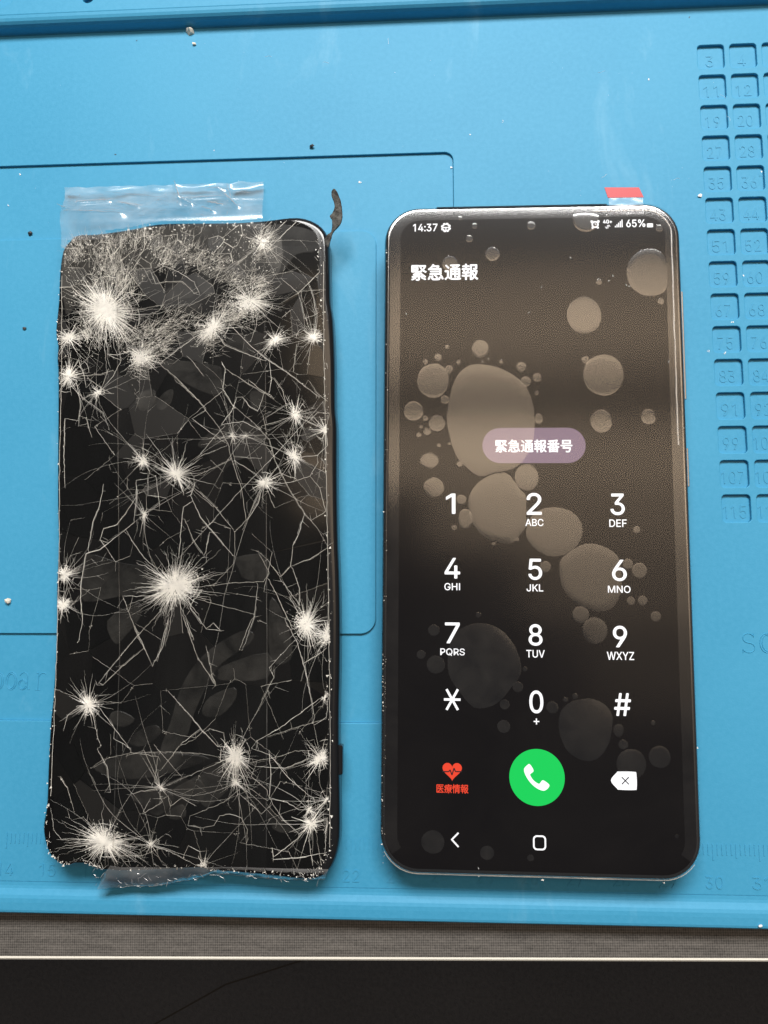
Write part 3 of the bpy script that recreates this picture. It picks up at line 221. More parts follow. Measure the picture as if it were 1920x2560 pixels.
def curve_plate(name, outer, holes, z0, z1, bevel, mat, parent=None):
    """a flat plate with holes and softened edges, z0..z1"""
    cu = bpy.data.curves.new(name, 'CURVE')
    cu.dimensions = '2D'
    cu.fill_mode = 'BOTH'
    for pts in [outer] + holes:
        s = cu.splines.new('POLY')
        s.points.add(len(pts) - 1)
        for p, q in zip(s.points, pts):
            p.co = (q[0], q[1], 0, 1)
        s.use_cyclic_u = True
    cu.bevel_depth = bevel
    cu.bevel_resolution = 2
    cu.offset = -bevel
    cu.extrude = (z1 - z0) / 2 - bevel
    t = bpy.data.objects.new(name, cu)
    COL.objects.link(t)
    me = bpy.data.meshes.new_from_object(t.evaluated_get(bpy.context.evaluated_depsgraph_get()))
    bpy.data.objects.remove(t)
    me.name = name
    me.transform(Matrix.Scale(MM, 4) @ Matrix.Translation((0, 0, (z0 + z1) / 2)))
    me.materials.clear()
    me.materials.append(mat)
    o = bpy.data.objects.new(name, me)
    COL.objects.link(o)
    o.parent = parent
    return o


def inside(p, poly):
    c = False
    for i in range(len(poly)):
        a, b = poly[i - 1], poly[i]
        if (a[1] > p[1]) != (b[1] > p[1]) and p[0] < (b[0] - a[0]) * (p[1] - a[1]) / (b[1] - a[1]) + a[0]:
            c = not c
    return c


def curve_mesh(cu):
    t = bpy.data.objects.new('outline', cu)
    COL.objects.link(t)
    me = bpy.data.meshes.new_from_object(t.evaluated_get(bpy.context.evaluated_depsgraph_get()))
    bpy.data.objects.remove(t)
    return me


def glyph_mesh(body, name):
    """lettering laid out from the glyph table; characters not in it come from Blender's own font"""
    if not all(c in GLYPHS for c in body):
        cu = bpy.data.curves.new(name, 'FONT')
        cu.body = body
        cu.resolution_u = 4
        return curve_mesh(cu)
    bm = bmesh.new()
    x = 0.0
    for c in body:
        adv, polys = GLYPHS[c]
        solids = [p for p in polys if area(p) < 0]
        for k, solid in enumerate(solids):
            cu = bpy.data.curves.new(name, 'CURVE')
            cu.dimensions = '2D'
            cu.fill_mode = 'BOTH'
            for pts in [solid] + [p for p in polys if area(p) > 0 and inside(p[0], solid)]:
                sp = cu.splines.new('POLY')
                sp.points.add(len(pts) - 1)
                for p, q in zip(sp.points, pts):
                    p.co = ((q[0] + x) / 1000, q[1] / 1000, 0, 1)
                sp.use_cyclic_u = True
            me = curve_mesh(cu)
            n0 = len(bm.verts)
            bm.from_mesh(me)
            bm.verts.ensure_lookup_table()
            for v_ in bm.verts[n0:]:
                v_.co.z = 0.004 * k
        x += adv
    me = bpy.data.meshes.new(name)
    bm.to_mesh(me)
    bm.free()
    return me


def text_mesh(body, box, z, mat, name, parent, bold=0.0, depth=0.0, spread=0.0):
    """lettering fitted to box = x0, y0, x1, y1 (mm)"""
    me = glyph_mesh(body, name)
    xs = [v.co.x for v in me.vertices]
    ys = [v.co.y for v in me.vertices]
    x0, y0, x1, y1 = box[0] + spread, box[1] + spread, box[2] - spread, box[3] - spread
    sx = (x1 - x0) / (max(xs) - min(xs))
    sy = (y1 - y0) / (max(ys) - min(ys))
    ox = x0 - sx * min(xs)
    oy = y0 - sy * min(ys)
    for v in me.vertices:
        v.co = ((v.co.x * sx + ox) * MM, (v.co.y * sy + oy) * MM, (z + v.co.z) * MM)
    bm = bmesh.new()
    bm.from_mesh(me)
    bmesh.ops.remove_doubles(bm, verts=bm.verts, dist=1e-7)
    if depth:
        top = bmesh.ops.extrude_face_region(bm, geom=bm.faces[:])
        for e in top['geom']:
            if isinstance(e, bmesh.types.BMVert):
                e.co.z += depth * MM
        bmesh.ops.recalc_face_normals(bm, faces=bm.faces)
    if spread:       # bolder strokes: layers of the same letters a hair apart
        base = bm.faces[:]
        for k, (dx, dy) in enumerate(((1, 0), (-1, 0), (0, 1), (0, -1))):
            g = bmesh.ops.duplicate(bm, geom=base)
            bmesh.ops.translate(bm, verts=[e for e in g['geom'] if isinstance(e, bmesh.types.BMVert)], vec=(dx * spread * MM, dy * spread * MM, 0.002 * (k + 1) * MM))
    bm.to_mesh(me)
    bm.free()
    me.materials.clear()
    me.materials.append(mat)
    o = bpy.data.objects.new(name, me)
    COL.objects.link(o)
    o.parent = parent
    return o


# ------------------------------------------------------------------ materials
def new_mat(name):
    m = bpy.data.materials.new(name)
    m.use_nodes = True
    nt = m.node_tree
    return m, nt, nt.nodes['Principled BSDF'], nt.nodes['Material Output']


def node(nt, t, **kw):
    n = nt.nodes.new(t)
    for k, v in kw.items():
        if k in n.inputs.keys():
            n.inputs[k].default_value = v
        else:
            setattr(n, k, v)
    return n


def ramp(nt, src, p0, c0, p1, c1):
    r = nt.nodes.new('ShaderNodeValToRGB')
    r.color_ramp.elements[0].position, r.color_ramp.elements[1].position = p0, p1
    r.color_ramp.elements[0].color = (*c0, 1)
    r.color_ramp.elements[1].color = (*c1, 1)
    nt.links.new(src, r.inputs[0])
    return r.outputs[0]


def noise_tex(nt, scale, detail=3, rough=0.5, coord=None, dist=0.0):
    n = node(nt, 'ShaderNodeTexNoise', Scale=scale, Detail=detail, Roughness=rough, Distortion=dist)
    if coord:
        nt.links.new(coord, n.inputs['Vector'])
    return n.outputs['Fac']


def obj_coord(nt, scale=None, rot=None):
    c = nt.nodes.new('ShaderNodeTexCoord').outputs['Object']
    if scale or rot:
        mp = nt.nodes.new('ShaderNodeMapping')
        if scale:
            mp.inputs['Scale'].default_value = scale
        if rot:
            mp.inputs['Rotation'].default_value = rot
        nt.links.new(c, mp.inputs['Vector'])
        c = mp.outputs['Vector']
    return c


def mix_rgb(nt, fac, a, b, mode='MIX'):
    n = nt.nodes.new('ShaderNodeMix')
    n.data_type = 'RGBA'
    n.blend_type = mode
    for sock, val in ((n.inputs[0], fac), (n.inputs[6], a), (n.inputs[7], b)):
        if isinstance(val, (int, float)):
            sock.default_value = val
        elif isinstance(val, tuple):
            sock.default_value = (*val, 1)
        else:
            nt.links.new(val, sock)
    return n.outputs[2]


def bump(nt, height, strength, dist, bsdf):
    b = node(nt, 'ShaderNodeBump', Strength=strength, Distance=dist)
    nt.links.new(height, b.inputs['Height'])
    nt.links.new(b.outputs[0], bsdf.inputs['Normal'])
    return b


def silicone():
    m, nt, b, _ = new_mat('blue_silicone')
    co = obj_coord(nt)
    n1 = noise_tex(nt, 18, 4, 0.55, co)
    n2 = noise_tex(nt, 900, 2, 0.6, co)
    base = ramp(nt, n1, 0.3, (0.042, 0.275, 0.470), 0.75, (0.055, 0.312, 0.515))
    base = mix_rgb(nt, ramp(nt, n2, 0.35, (0, 0, 0), 0.75, (0.35, 0.35, 0.35)), base, (0.075, 0.35, 0.57))
    # faint pale scuffs left by tools
    sc = noise_tex(nt, 55, 5, 0.65, obj_coord(nt, (1, 0.35, 1), (0, 0, 0.5)), 0.6)
    base = mix_rgb(nt, ramp(nt, sc, 0.60, (0, 0, 0), 0.80, (0.42, 0.42, 0.42)), base, (0.22, 0.48, 0.66))
    nt.links.new(base, b.inputs['Base Color'])
    b.inputs['Roughness'].default_value = 0.52
    b.inputs['Specular IOR Level'].default_value = 0.25
    bump(nt, noise_tex(nt, 2600, 2, 0.5, co), 0.10, 0.0002, b)
    return m


def plain(name, col, rough=0.5, spec=0.5, metal=0.0, emit=None, strength=0.0):
    m, nt, b, _ = new_mat(name)
    b.inputs['Base Color'].default_value = (*col, 1)
    b.inputs['Roughness'].default_value = rough
    b.inputs['Specular IOR Level'].default_value = spec
    b.inputs['Metallic'].default_value = metal
    if emit:
        b.inputs['Emission Color'].default_value = (*emit, 1)
        b.inputs['Emission Strength'].default_value = strength
    return m


def clear_film(name, gain, rough, haze=0.0, haze_col=(0.8, 0.8, 0.8), tint=(1, 1, 1), bump_amt=0.0, bump_scale=300, haze_scale=60, stretch=(1, 1, 1)):
    """a thin clear sheet: it lets light through, mirrors a little of it and scatters a trace"""
    m, nt, b, out = new_mat(name)
    nt.nodes.remove(b)
    tr = node(nt, 'ShaderNodeBsdfTransparent')
    tr.inputs[0].default_value = (*tint, 1)
    gl = node(nt, 'ShaderNodeBsdfAnisotropic')
    gl.inputs['Roughness'].default_value = rough
    fr = node(nt, 'ShaderNodeFresnel', IOR=1.48)
    mul = node(nt, 'ShaderNodeMath', operation='MULTIPLY', use_clamp=True)
    mul.inputs[1].default_value = gain
    nt.links.new(fr.outputs[0], mul.inputs[0])
    mx = node(nt, 'ShaderNodeMixShader')
    nt.links.new(mul.outputs[0], mx.inputs[0])
    nt.links.new(tr.outputs[0], mx.inputs[1])
    nt.links.new(gl.outputs[0], mx.inputs[2])
    res = mx
    co = obj_coord(nt, stretch)
    if bump_amt:
        bp_ = node(nt, 'ShaderNodeBump', Strength=bump_amt, Distance=0.0005)
        nt.links.new(noise_tex(nt, bump_scale, 4, 0.6, co, 0.8), bp_.inputs['Height'])
        nt.links.new(bp_.outputs[0], gl.inputs['Normal'])
    if haze:
        df = node(nt, 'ShaderNodeBsdfDiffuse')
        df.inputs[0].default_value = (*haze_col, 1)
        hz = ramp(nt, noise_tex(nt, haze_scale, 5, 0.65, co, 0.5), 0.35, (haze * 0.25,) * 3, 0.8, (haze * 1.8,) * 3)
        m2 = node(nt, 'ShaderNodeMixShader')
        nt.links.new(hz, m2.inputs[0])
        nt.links.new(mx.outputs[0], m2.inputs[1])
        nt.links.new(df.outputs[0], m2.inputs[2])
        res = m2
    nt.links.new(res.outputs[0], out.inputs['Surface'])
    return m


def woven():
    m, nt, b, _ = new_mat('woven_desk_top')
    co = obj_coord(nt)
    w1 = node(nt, 'ShaderNodeTexWave', Scale=620.0, Distortion=1.2, bands_direction='X')
    w1.inputs['Detail Scale'].default_value = 40
    w2 = node(nt, 'ShaderNodeTexWave', Scale=560.0, Distortion=1.0, bands_direction='Y')
    w2.inputs['Detail Scale'].default_value = 40
    nt.links.new(co, w1.inputs['Vector'])
    nt.links.new(co, w2.inputs['Vector'])
    ww = mix_rgb(nt, 0.5, w1.outputs['Color'], w2.outputs['Color'])
    n = noise_tex(nt, 1500, 3, 0.7, co)
    k = mix_rgb(nt, 0.6, ww, n)
    k = mix_rgb(nt, 0.35, k, noise_tex(nt, 120, 3, 0.6, obj_coord(nt, (1, 6, 1))))
    nt.links.new(ramp(nt, k, 0.30, (0.026, 0.024, 0.022), 0.70, (0.175, 0.160, 0.145)), b.inputs['Base Color'])
    b.inputs['Roughness'].default_value = 0.75
    bump(nt, k, 0.4, 0.0003, b)
    return m


def cloth():
    m, nt, b, _ = new_mat('dark_carpet')
    co = obj_coord(nt)
    n1 = noise_tex(nt, 6, 3, 0.5, co)
    n2 = noise_tex(nt, 420, 3, 0.7, co)
    k = mix_rgb(nt, 0.55, n1, n2)
    nt.links.new(ramp(nt, k, 0.25, (0.032, 0.034, 0.042), 0.75, (0.076, 0.079, 0.090)), b.inputs['Base Color'])
    b.inputs['Roughness'].default_value = 0.9
    bump(nt, n2, 0.8, 0.002, b)
    return m


def fracture(name, col, strength=0.0):
    m, nt, b, _ = new_mat(name)
    co = obj_coord(nt)
    nt.links.new(ramp(nt, noise_tex(nt, 500, 3, 0.6, co), 0.3, tuple(c * 0.75 for c in col), 0.62, col), b.inputs['Base Color'])
    b.inputs['Roughness'].default_value = 0.35
    b.inputs['Specular IOR Level'].default_value = 0.6
    return m


M_MAT = silicone()
M_WOVEN = woven()
M_TRIM = plain('cream_edge_trim', (0.86, 0.83, 0.74), 0.45)
M_FLOOR = cloth()
M_BLACK = plain('black_glossy_frame', (0.010, 0.010, 0.011), 0.16, 0.5)
M_GLASS_L = plain('black_display_glass', (0.006, 0.006, 0.006), 0.3, 0.1)
M_SHARDS = [plain('shard_clear', (0.0035, 0.0035, 0.0035), 0.10, 0.30), plain('shard_dull', (0.005, 0.0048, 0.0048), 0.24, 0.26), plain('shard_hazy', (0.011, 0.0105, 0.010), 0.40, 0.26)]
M_CRACK = fracture('fractured_glass', (0.97, 0.945, 0.88))
M_CRACK_DIM = fracture('fine_fractured_glass', (0.80, 0.77, 0.70))
M_TAPE = clear_film('clear_tape', 0.30, 0.14, 0.0025, (0.85, 0.84, 0.80), haze_scale=70, stretch=(1, 0.3, 1))
M_TAPE_END = clear_film('clear_tape_loose_end', 2.4, 0.20, 0.11, (0.97, 0.97, 0.97), bump_amt=0.0, haze_scale=75)  # patchy white haze paints glare onto the wrinkled loose ends
M_POCKET = clear_film('air_under_tape', 0.2, 0.25, 0.034, (0.62, 0.60, 0.55), haze_scale=160)
M_VEIL = clear_film('crazed_glass_veil', 0.2, 0.3, 0.065, (0.70, 0.67, 0.60), haze_scale=110)
M_METAL = plain('dark_chrome_frame', (0.24, 0.235, 0.23), 0.25, 0.5, 1.0)
M_PANEL = plain('screen_panel_black', (0.004, 0.004, 0.004), 0.5, 0.0, 0.0, (0.005, 0.004, 0.0045), 1.0)
M_FILM = clear_film('protective_film', 1.25, 0.14, 0.004, (0.5, 0.45, 0.40), haze_scale=40)
M_GAP = clear_film('film_over_air', 2.4, 0.13, 0.012, (0.6, 0.55, 0.5), bump_amt=0.03, bump_scale=60, haze_scale=60)
M_BUBBLE = clear_film('air_bubble_film', 2.4, 0.13, 0.012, (0.6, 0.55, 0.48), haze_scale=200)
M_CREASE_GLINT = clear_film('crease_glint', 9.0, 0.22, 0.25, (0.95, 0.93, 0.90))  # white and very glossy: the glint along creases is put into the material
M_EDGE_GLINT = clear_film('painted_edge_glint', 4.0, 0.3, 0.55, (0.95, 0.90, 0.80))  # cream haze stands in for light reflected off the bottom edge
M_EDGE = clear_film('tape_cut_edge', 1.0, 0.2, 0.09, (0.7, 0.69, 0.66))
M_RED = plain('red_pull_tab', (0.50, 0.028, 0.042), 0.4, 0.4)
M_STRIP = clear_film('frosted_pull_strip', 1.5, 0.2, 0.13, (0.75, 0.72, 0.80), bump_amt=0.1, bump_scale=90)
M_UI_WHITE = plain('screen_white', (0, 0, 0), 0.5, 0, 0, (1.0, 0.99, 1.0), 1.25)
M_UI_GREEN = plain('screen_green', (0, 0, 0), 0.5, 0, 0, (0.012, 0.70, 0.115), 1.0)
M_UI_RED = plain('screen_red', (0, 0, 0), 0.5, 0, 0, (0.95, 0.075, 0.035), 1.0)
M_UI_PILL = plain('screen_lavender', (0, 0, 0), 0.5, 0, 0, (0.24, 0.165, 0.235), 1.0)
M_UI_DARK = plain('screen_dark', (0, 0, 0), 0.5, 0, 0, (0.02, 0.02, 0.025), 1.0)
M_SLIT = plain('earpiece_black', (0.004, 0.004, 0.004), 0.6, 0.1)


def scrap_mat():
    m, nt, b, _ = new_mat('torn_adhesive')
    co = obj_coord(nt)
    nt.links.new(ramp(nt, noise_tex(nt, 700, 5, 0.7, co), 0.35, (0.015, 0.015, 0.015), 0.72, (0.17, 0.17, 0.155)), b.inputs['Base Color'])
    b.inputs['Roughness'].default_value = 0.8
    bump(nt, noise_tex(nt, 1200, 4, 0.7, co), 0.8, 0.0004, b)
    return m


M_SCRAP = scrap_mat()
M_SEAM = plain('floor_seam', (0.045, 0.042, 0.04), 0.9, 0.1)
M_CRUMB = plain('pale_crumb', (0.74, 0.70, 0.60), 0.6)
M_DARKCRUMB = plain('dark_crumb', (0.03, 0.035, 0.04), 0.6)
M_DUST = plain('white_dust', (0.85, 0.87, 0.88), 0.6)

# ------------------------------------------------------------------ setting: floor far below, desk with its trim
floor_z = -300.0
f = MB()
f.box(-900, -900, floor_z - 20, 900, 900, floor_z)
floor = f.build('floor', M_FLOOR)
floor['kind'] = 'structure'
f = MB()
f.ridge([(-190, -262), (-160, -244), (-120, -222), (-60, -203), (0, -180), (40, -165)], 0.9, floor_z + 0.1, 0.3, False)
seam = f.build('seam', M_SEAM, floor)

desk = empty('desk', (0, -78.6, -3.4), (0, 0, R(1.16)), 'grey brown woven desk top with a cream front edge, under the blue mat', 'desk')
f = MB()
f.box(-420, 0.35, -18, 420, 420, 0)
f.build('desk_top', M_WOVEN, desk)
prof = [(0.35, -18), (-0.55, -18), (-0.62, -1.0), (-0.45, -0.25), (-0.05, 0.06), (0.35, 0.06)]
v, fc = [], []
for sx in (-420, 420):
    v += [(sx, a, b) for a, b in prof]
k = len(prof)
fc = [(i, i + k, (i + 1) % k + k, (i + 1) % k) for i in range(k)] + [tuple(range(k - 1, -1, -1)), tuple(range(k, 2 * k))]
mesh_obj('edge_trim', v, fc, M_TRIM, desk)

# ------------------------------------------------------------------ blue silicone mat
MX0, MX1 = -245.0, 205.0
mat = empty('repair_mat', (0, 0, -3.35), (0, 0, 0), 'blue silicone repair mat with recessed panels, numbered wells and a ruler', 'mat')
ZM = 3.35


def onmat(z):
    return z + ZM


f = MB()
f.box(MX0, -62.6, 0, MX1, 149.9, onmat(-1.5))
f.build('base_sheet', M_MAT, mat)
CX, CY, CP, CQ = 68.72, 139.65, 7.89, 8.127
CW, CH = 6.55, 6.45
cell_rects = []
for r_ in range(15):
    for c_ in range(4):
        x0, y1 = CX + c_ * CP, CY - r_ * CQ
        cell_rects.append((x0, y1 - CH, x0 + CW, y1, 8 * r_ + 3 + c_))
R1 = (-150.0, -26.55, 7.5, 113.2)
holes = [rrect(a, b, c, d, 0.9, 4) for a, b, c, d, _ in cell_rects] + [rrect(*R1, 2.2, 6)]
curve_plate('top_sheet', [(MX0, -62.6), (MX1, -62.6), (MX1, 149.9), (MX0, 149.9)], holes, onmat(-1.45), onmat(0), 0.16, M_MAT, mat)
# floor of the wide recess and the raised panel on it
rp = rrect(R1[0] + 0.05, R1[1] + 0.05, R1[2] - 0.05, R1[3] - 0.05, 2.15, 6)
rings_obj('recess_floor', [(rp, onmat(-1.48)), (rp, onmat(-0.62))], M_MAT, mat, smooth=False)
curve_plate('raised_panel', rrect(-160.0 + 14, -6.25, -11.8, 93.0, 3.6, 8), [], onmat(-0.70), onmat(0.02), 0.14, M_MAT, mat)
for a, b, c, d, num in cell_rects:
    p = rrect(a + 0.03, b + 0.03, c - 0.03, d - 0.03, 0.88, 3)
    w = rings_obj('well_floor', [(p, onmat(-1.49)), (p, onmat(-0.80))], M_MAT, mat, smooth=False)
    s = str(num)
    wd = 1.75 * len(s) + 0.15
    if wd > 5.3:
        wd = 5.3
    cx = (a + c) / 2 - 0.15
    text_mesh(s, (cx - wd / 2, b + 1.0, cx + wd / 2, b + 4.05), onmat(-0.82), M_MAT, 'number', w, 0, 0.12)


def profile_strip(name, prof, mat_, parent, x0=MX0, x1=MX1):
    k = len(prof)
    v = [(x, y, onmat(z)) for x in (x0, x1) for y, z in prof]
    fc = [(i, i + k, (i + 1) % k + k, (i + 1) % k) for i in range(k)] + [tuple(range(k - 1, -1, -1)), tuple(range(k, 2 * k))]
    o = mesh_obj(name, v, fc, mat_, parent)
    bm = bmesh.new()
    bm.from_mesh(o.data)
    bmesh.ops.recalc_face_normals(bm, faces=bm.faces)
    bm.to_mesh(o.data)
    bm.free()
    return o


def arc(cy, cz, r, a0, a1, n=6):
    return [(cy + r * math.cos(R(a0 + (a1 - a0) * i / n)), cz + r * math.sin(R(a0 + (a1 - a0) * i / n))) for i in range(n + 1)]


profile_strip('front_rim', [(-62.6, -ZM), (-62.6, 0.0)] + [(-63.4, 0.03), (-64.0, 0.14), (-64.6, 0.45), (-65.2, 0.80), (-65.9, 1.0), (-66.8, 1.05), (-68.4, 1.02), (-68.9, 0.9), (-69.2, 0.55), (-69.3, 0.0), (-69.3, -ZM)], M_MAT, mat)
profile_strip('back_rim', [(149.9, -ZM), (149.9, 0.0), (150.0, 0.15), (150.15, 1.0), (150.4, 2.2), (150.75, 2.9), (151.3, 3.4), (152.0, 3.65), (152.8, 3.72), (152.8, -ZM)], M_MAT, mat)
hol = [[(-86.6 + 1.5 * math.cos(t * math.pi / 8), 156.95 + 1.5 * math.sin(t * math.pi / 8)) for t in range(16)],
       [(-66.2 + 1.5 * math.cos(t * math.pi / 8), 157.4 + 1.5 * math.sin(t * math.pi / 8)) for t in range(16)],
       rrect(-134, 155.3, -106.4, 186, 3.5, 6)]
curve_plate('tool_shelf', [(MX0, 152.8), (MX1, 152.8), (MX1, 205), (MX0, 205)], hol, onmat(1.2), onmat(3.72), 0.3, M_MAT, mat)
f = MB()
f.box(MX0, 152.8, 0, MX1, 205, onmat(1.25))
f.build('shelf_floor', M_MAT, mat)

# ruler: ticks and centimetre numbers, slightly proud
f = MB()
for i in range(140, 322):
    x = -237.3 + i
    h = 3.4 if i % 10 == 0 else (2.9 if i % 5 == 0 else 2.3)
    f.box(x - 0.13, -51.9 - h, onmat(-0.05), x + 0.13, -51.9, onmat(0.10))
t = f.build('ruler_ticks', M_MAT, mat)
t['kind'] = 'stuff'
for i in range(14, 32):
    x = -237.3 + 10 * i
    text_mesh(str(i), (x - 1.9, -61.3, x + 1.9, -58.65), onmat(-0.03), M_MAT, 'number', mat, 0, 0.15)


def stroke_text(strokes, name, parent, z):
    m = MB()
    for s in strokes:
        m.ridge(s, 0.32, z, 0.5, False)
    return m.build(name, M_MAT, parent)


def arc2(cx, cy, rx, ry, a0, a1, n=14):
    return [(cx + rx * math.cos(R(a0 + (a1 - a0) * i / n)), cy + ry * math.sin(R(a0 + (a1 - a0) * i / n))) for i in range(n + 1)]


def dbl(cx, cy, rx, ry, a0, a1):
    return [arc2(cx, cy, rx, ry, a0, a1), arc2(cx, cy, rx * 0.68, ry * 0.82, a0, a1)]


zt = onmat(-0.66)
st = [[(-105.6, -13.6), (-105.6, -19.4), (-105.1, -19.4)]] + dbl(-104.4, -17.5, 1.4, 2.05, -170, 170)
st += dbl(-101.9, -17.5, 1.35, 2.05, 0, 360) + dbl(-98.7, -17.5, 1.35, 2.05, 0, 360)
st += dbl(-95.9, -18.3, 1.1, 1.2, 20, 340) + [arc2(-95.7, -16.6, 0.95, 1.1, 0, 160), [(-94.7, -16.4), (-94.7, -19.2), (-94.2, -19.5)]]
st += [[(-92.6, -15.6), (-92.1, -15.6), (-92.1, -19.4)], [(-92.7, -19.5), (-91.5, -19.5)], arc2(-90.9, -16.9, 1.15, 1.3, 60, 160)]
stroke_text(st, 'lettering', mat, zt)
zt = onmat(-0.03)
S_ = arc2(72.9, -7.05, 1.2, 1.05, 30, 270, 10) + arc2(72.9, -9.2, 1.35, 1.1, 90, -160, 10)
st = [S_] + dbl(77.0, -8.15, 1.6, 2.15, 45, 315) + [[(74.1, -6.0), (74.1, -6.8)], [(71.6, -9.5), (71.6, -10.3)]]
stroke_text(st, 'lettering', mat, zt)

# ------------------------------------------------------------------ shattered phone (left)
LP = empty('shattered_phone', (-50, 20, 0.0), (0, 0, 0), 'black phone with badly shattered glass held together by clear tape, on the left', 'phone')
LZ = 0.02
ZG = 6.6
ZC = ZG + 0.07
rng = random.Random(7)
out = ccw([(a / 10, b / 10) for a, b in OUTLINE])


def densify(p, step, jit):
    o = []
    for i in range(len(p)):
        a, b = Vector(p[i]), Vector(p[(i + 1) % len(p)])
        n = max(1, int((b - a).length / step))
        for s in range(n):
            q = a.lerp(b, s / n)
            nn = Vector((-(b - a).y, (b - a).x)).normalized()
            o.append(tuple(q + nn * rng.uniform(-jit, jit)))
    return o


body_ring = smooth_poly(out, 3)
rings_obj('frame', [(offset_poly(body_ring, 0.9), 0.02), (offset_poly(body_ring, 0.25), 0.5), (body_ring, 1.4), (body_ring, 4.9), (offset_poly(body_ring, 0.18), 5.6), (offset_poly(body_ring, 0.55), 6.15), (offset_poly(body_ring, 1.1), 6.42), (offset_poly(body_ring, 1.6), 6.46)], M_BLACK, LP)
gp = []
for x, y in offset_poly(body_ring, 0.75):
    if x > 8:
        x -= 1.5 * min(1, (x - 8) / 8)
    if y > 60:
        y -= 0.5
    gp.append((x, y))
rings_obj('display_glass', [(gp, 6.2), (gp, ZG - 0.16), (offset_poly(gp, 0.12), ZG - 0.11)], M_GLASS_L, LP)
bx = [(a / 10, b / 10) for a, b in LBUTTON]
bq = rrect(29.6, -57.0, 31.25, -50.6, 0.4, 3)
rings_obj('side_button', [(bq, 3.0), (bq, 5.2), (offset_poly(bq, 0.2), 5.4)], M_BLACK, LP, smooth=False)


def jitter_line(pts, amp, step=0.9):
    o = []
    for i in range(len(pts) - 1):
        a, b = Vector(pts[i]), Vector(pts[i + 1])
        n = max(1, int((b - a).length / step))
        nn = Vector((-(b - a).y, (b - a).x)).normalized() if (b - a).length else Vector((0, 0))
        for s in range(n):
            q = a.lerp(b, s / n)
            o.append(tuple(q + nn * (rng.gauss(0, amp) if s else 0)))
    o.append(tuple(pts[-1]))
    return o


def chip(mb, x, y, s, z):
    a0 = rng.uniform(0, 6.28)
    vs_ = []
    for k in range(3):
        a = a0 + k * 2.09 + rng.uniform(-0.7, 0.7)
        r = s * rng.uniform(0.4, 1.2)
        vs_.append((x + r * math.cos(a), y + r * math.sin(a), z + rng.uniform(0, 0.2) * s))
    mb.add(vs_, [(0, 1, 2)])


# the broken glass itself: shards that meet at every impact, each a plate of its own with its own slight tilt
def clip_half(poly, px, py, nx_, ny_):
    """keep the part of a convex polygon on the side where (p - (px,py)) . n <= 0"""
    o = []
    for i in range(len(poly)):
        a, b = poly[i - 1], poly[i]
        da = (a[0] - px) * nx_ + (a[1] - py) * ny_
        db = (b[0] - px) * nx_ + (b[1] - py) * ny_
        if (da <= 0) != (db <= 0):
            t = da / (da - db)
            o.append((a[0] + (b[0] - a[0]) * t, a[1] + (b[1] - a[1]) * t))
        if db <= 0:
            o.append(b)
    return o


seeds = []
srng = random.Random(21)
for sx, sy, SR, core, wgt in STARS:
    if core < 0.45:
        continue
    n = srng.choice((5, 6, 7, 8)) if core > 1 else srng.choice((4, 5))
    a0 = srng.uniform(0, 6.28)
    for k in range(n):
        a = a0 + (k + srng.uniform(-0.3, 0.3)) * 6.283 / n
        r = (1.4 + 0.45 * SR) * srng.uniform(0.75, 1.3)
        q = (sx / 10 + r * math.cos(a), sy / 10 + r * math.sin(a))
        if inside(q, gp) and all(math.hypot(q[0] - t[0], q[1] - t[1]) > 1.8 for t in seeds):
            seeds.append(q)
for k in range(60):
    q = (srng.uniform(-38, 30), srng.uniform(-78, 73))
    if inside(q, gp) and all(math.hypot(q[0] - t[0], q[1] - t[1]) > 4.5 for t in seeds):
        seeds.append(q)
hz = [(a / 10, b / 10) for a, b in HAZE]
for k in range(500):                 # small fragments in the crushed top
    q = (srng.uniform(-39, 14), srng.uniform(30, 73))
    if inside(q, gp) and inside(q, hz) and len(seeds) < 290 and all(math.hypot(q[0] - t[0], q[1] - t[1]) > srng.uniform(1.6, 3.2) for t in seeds):
        seeds.append(q)
gin = offset_poly(gp, 0.12)
edges = {}
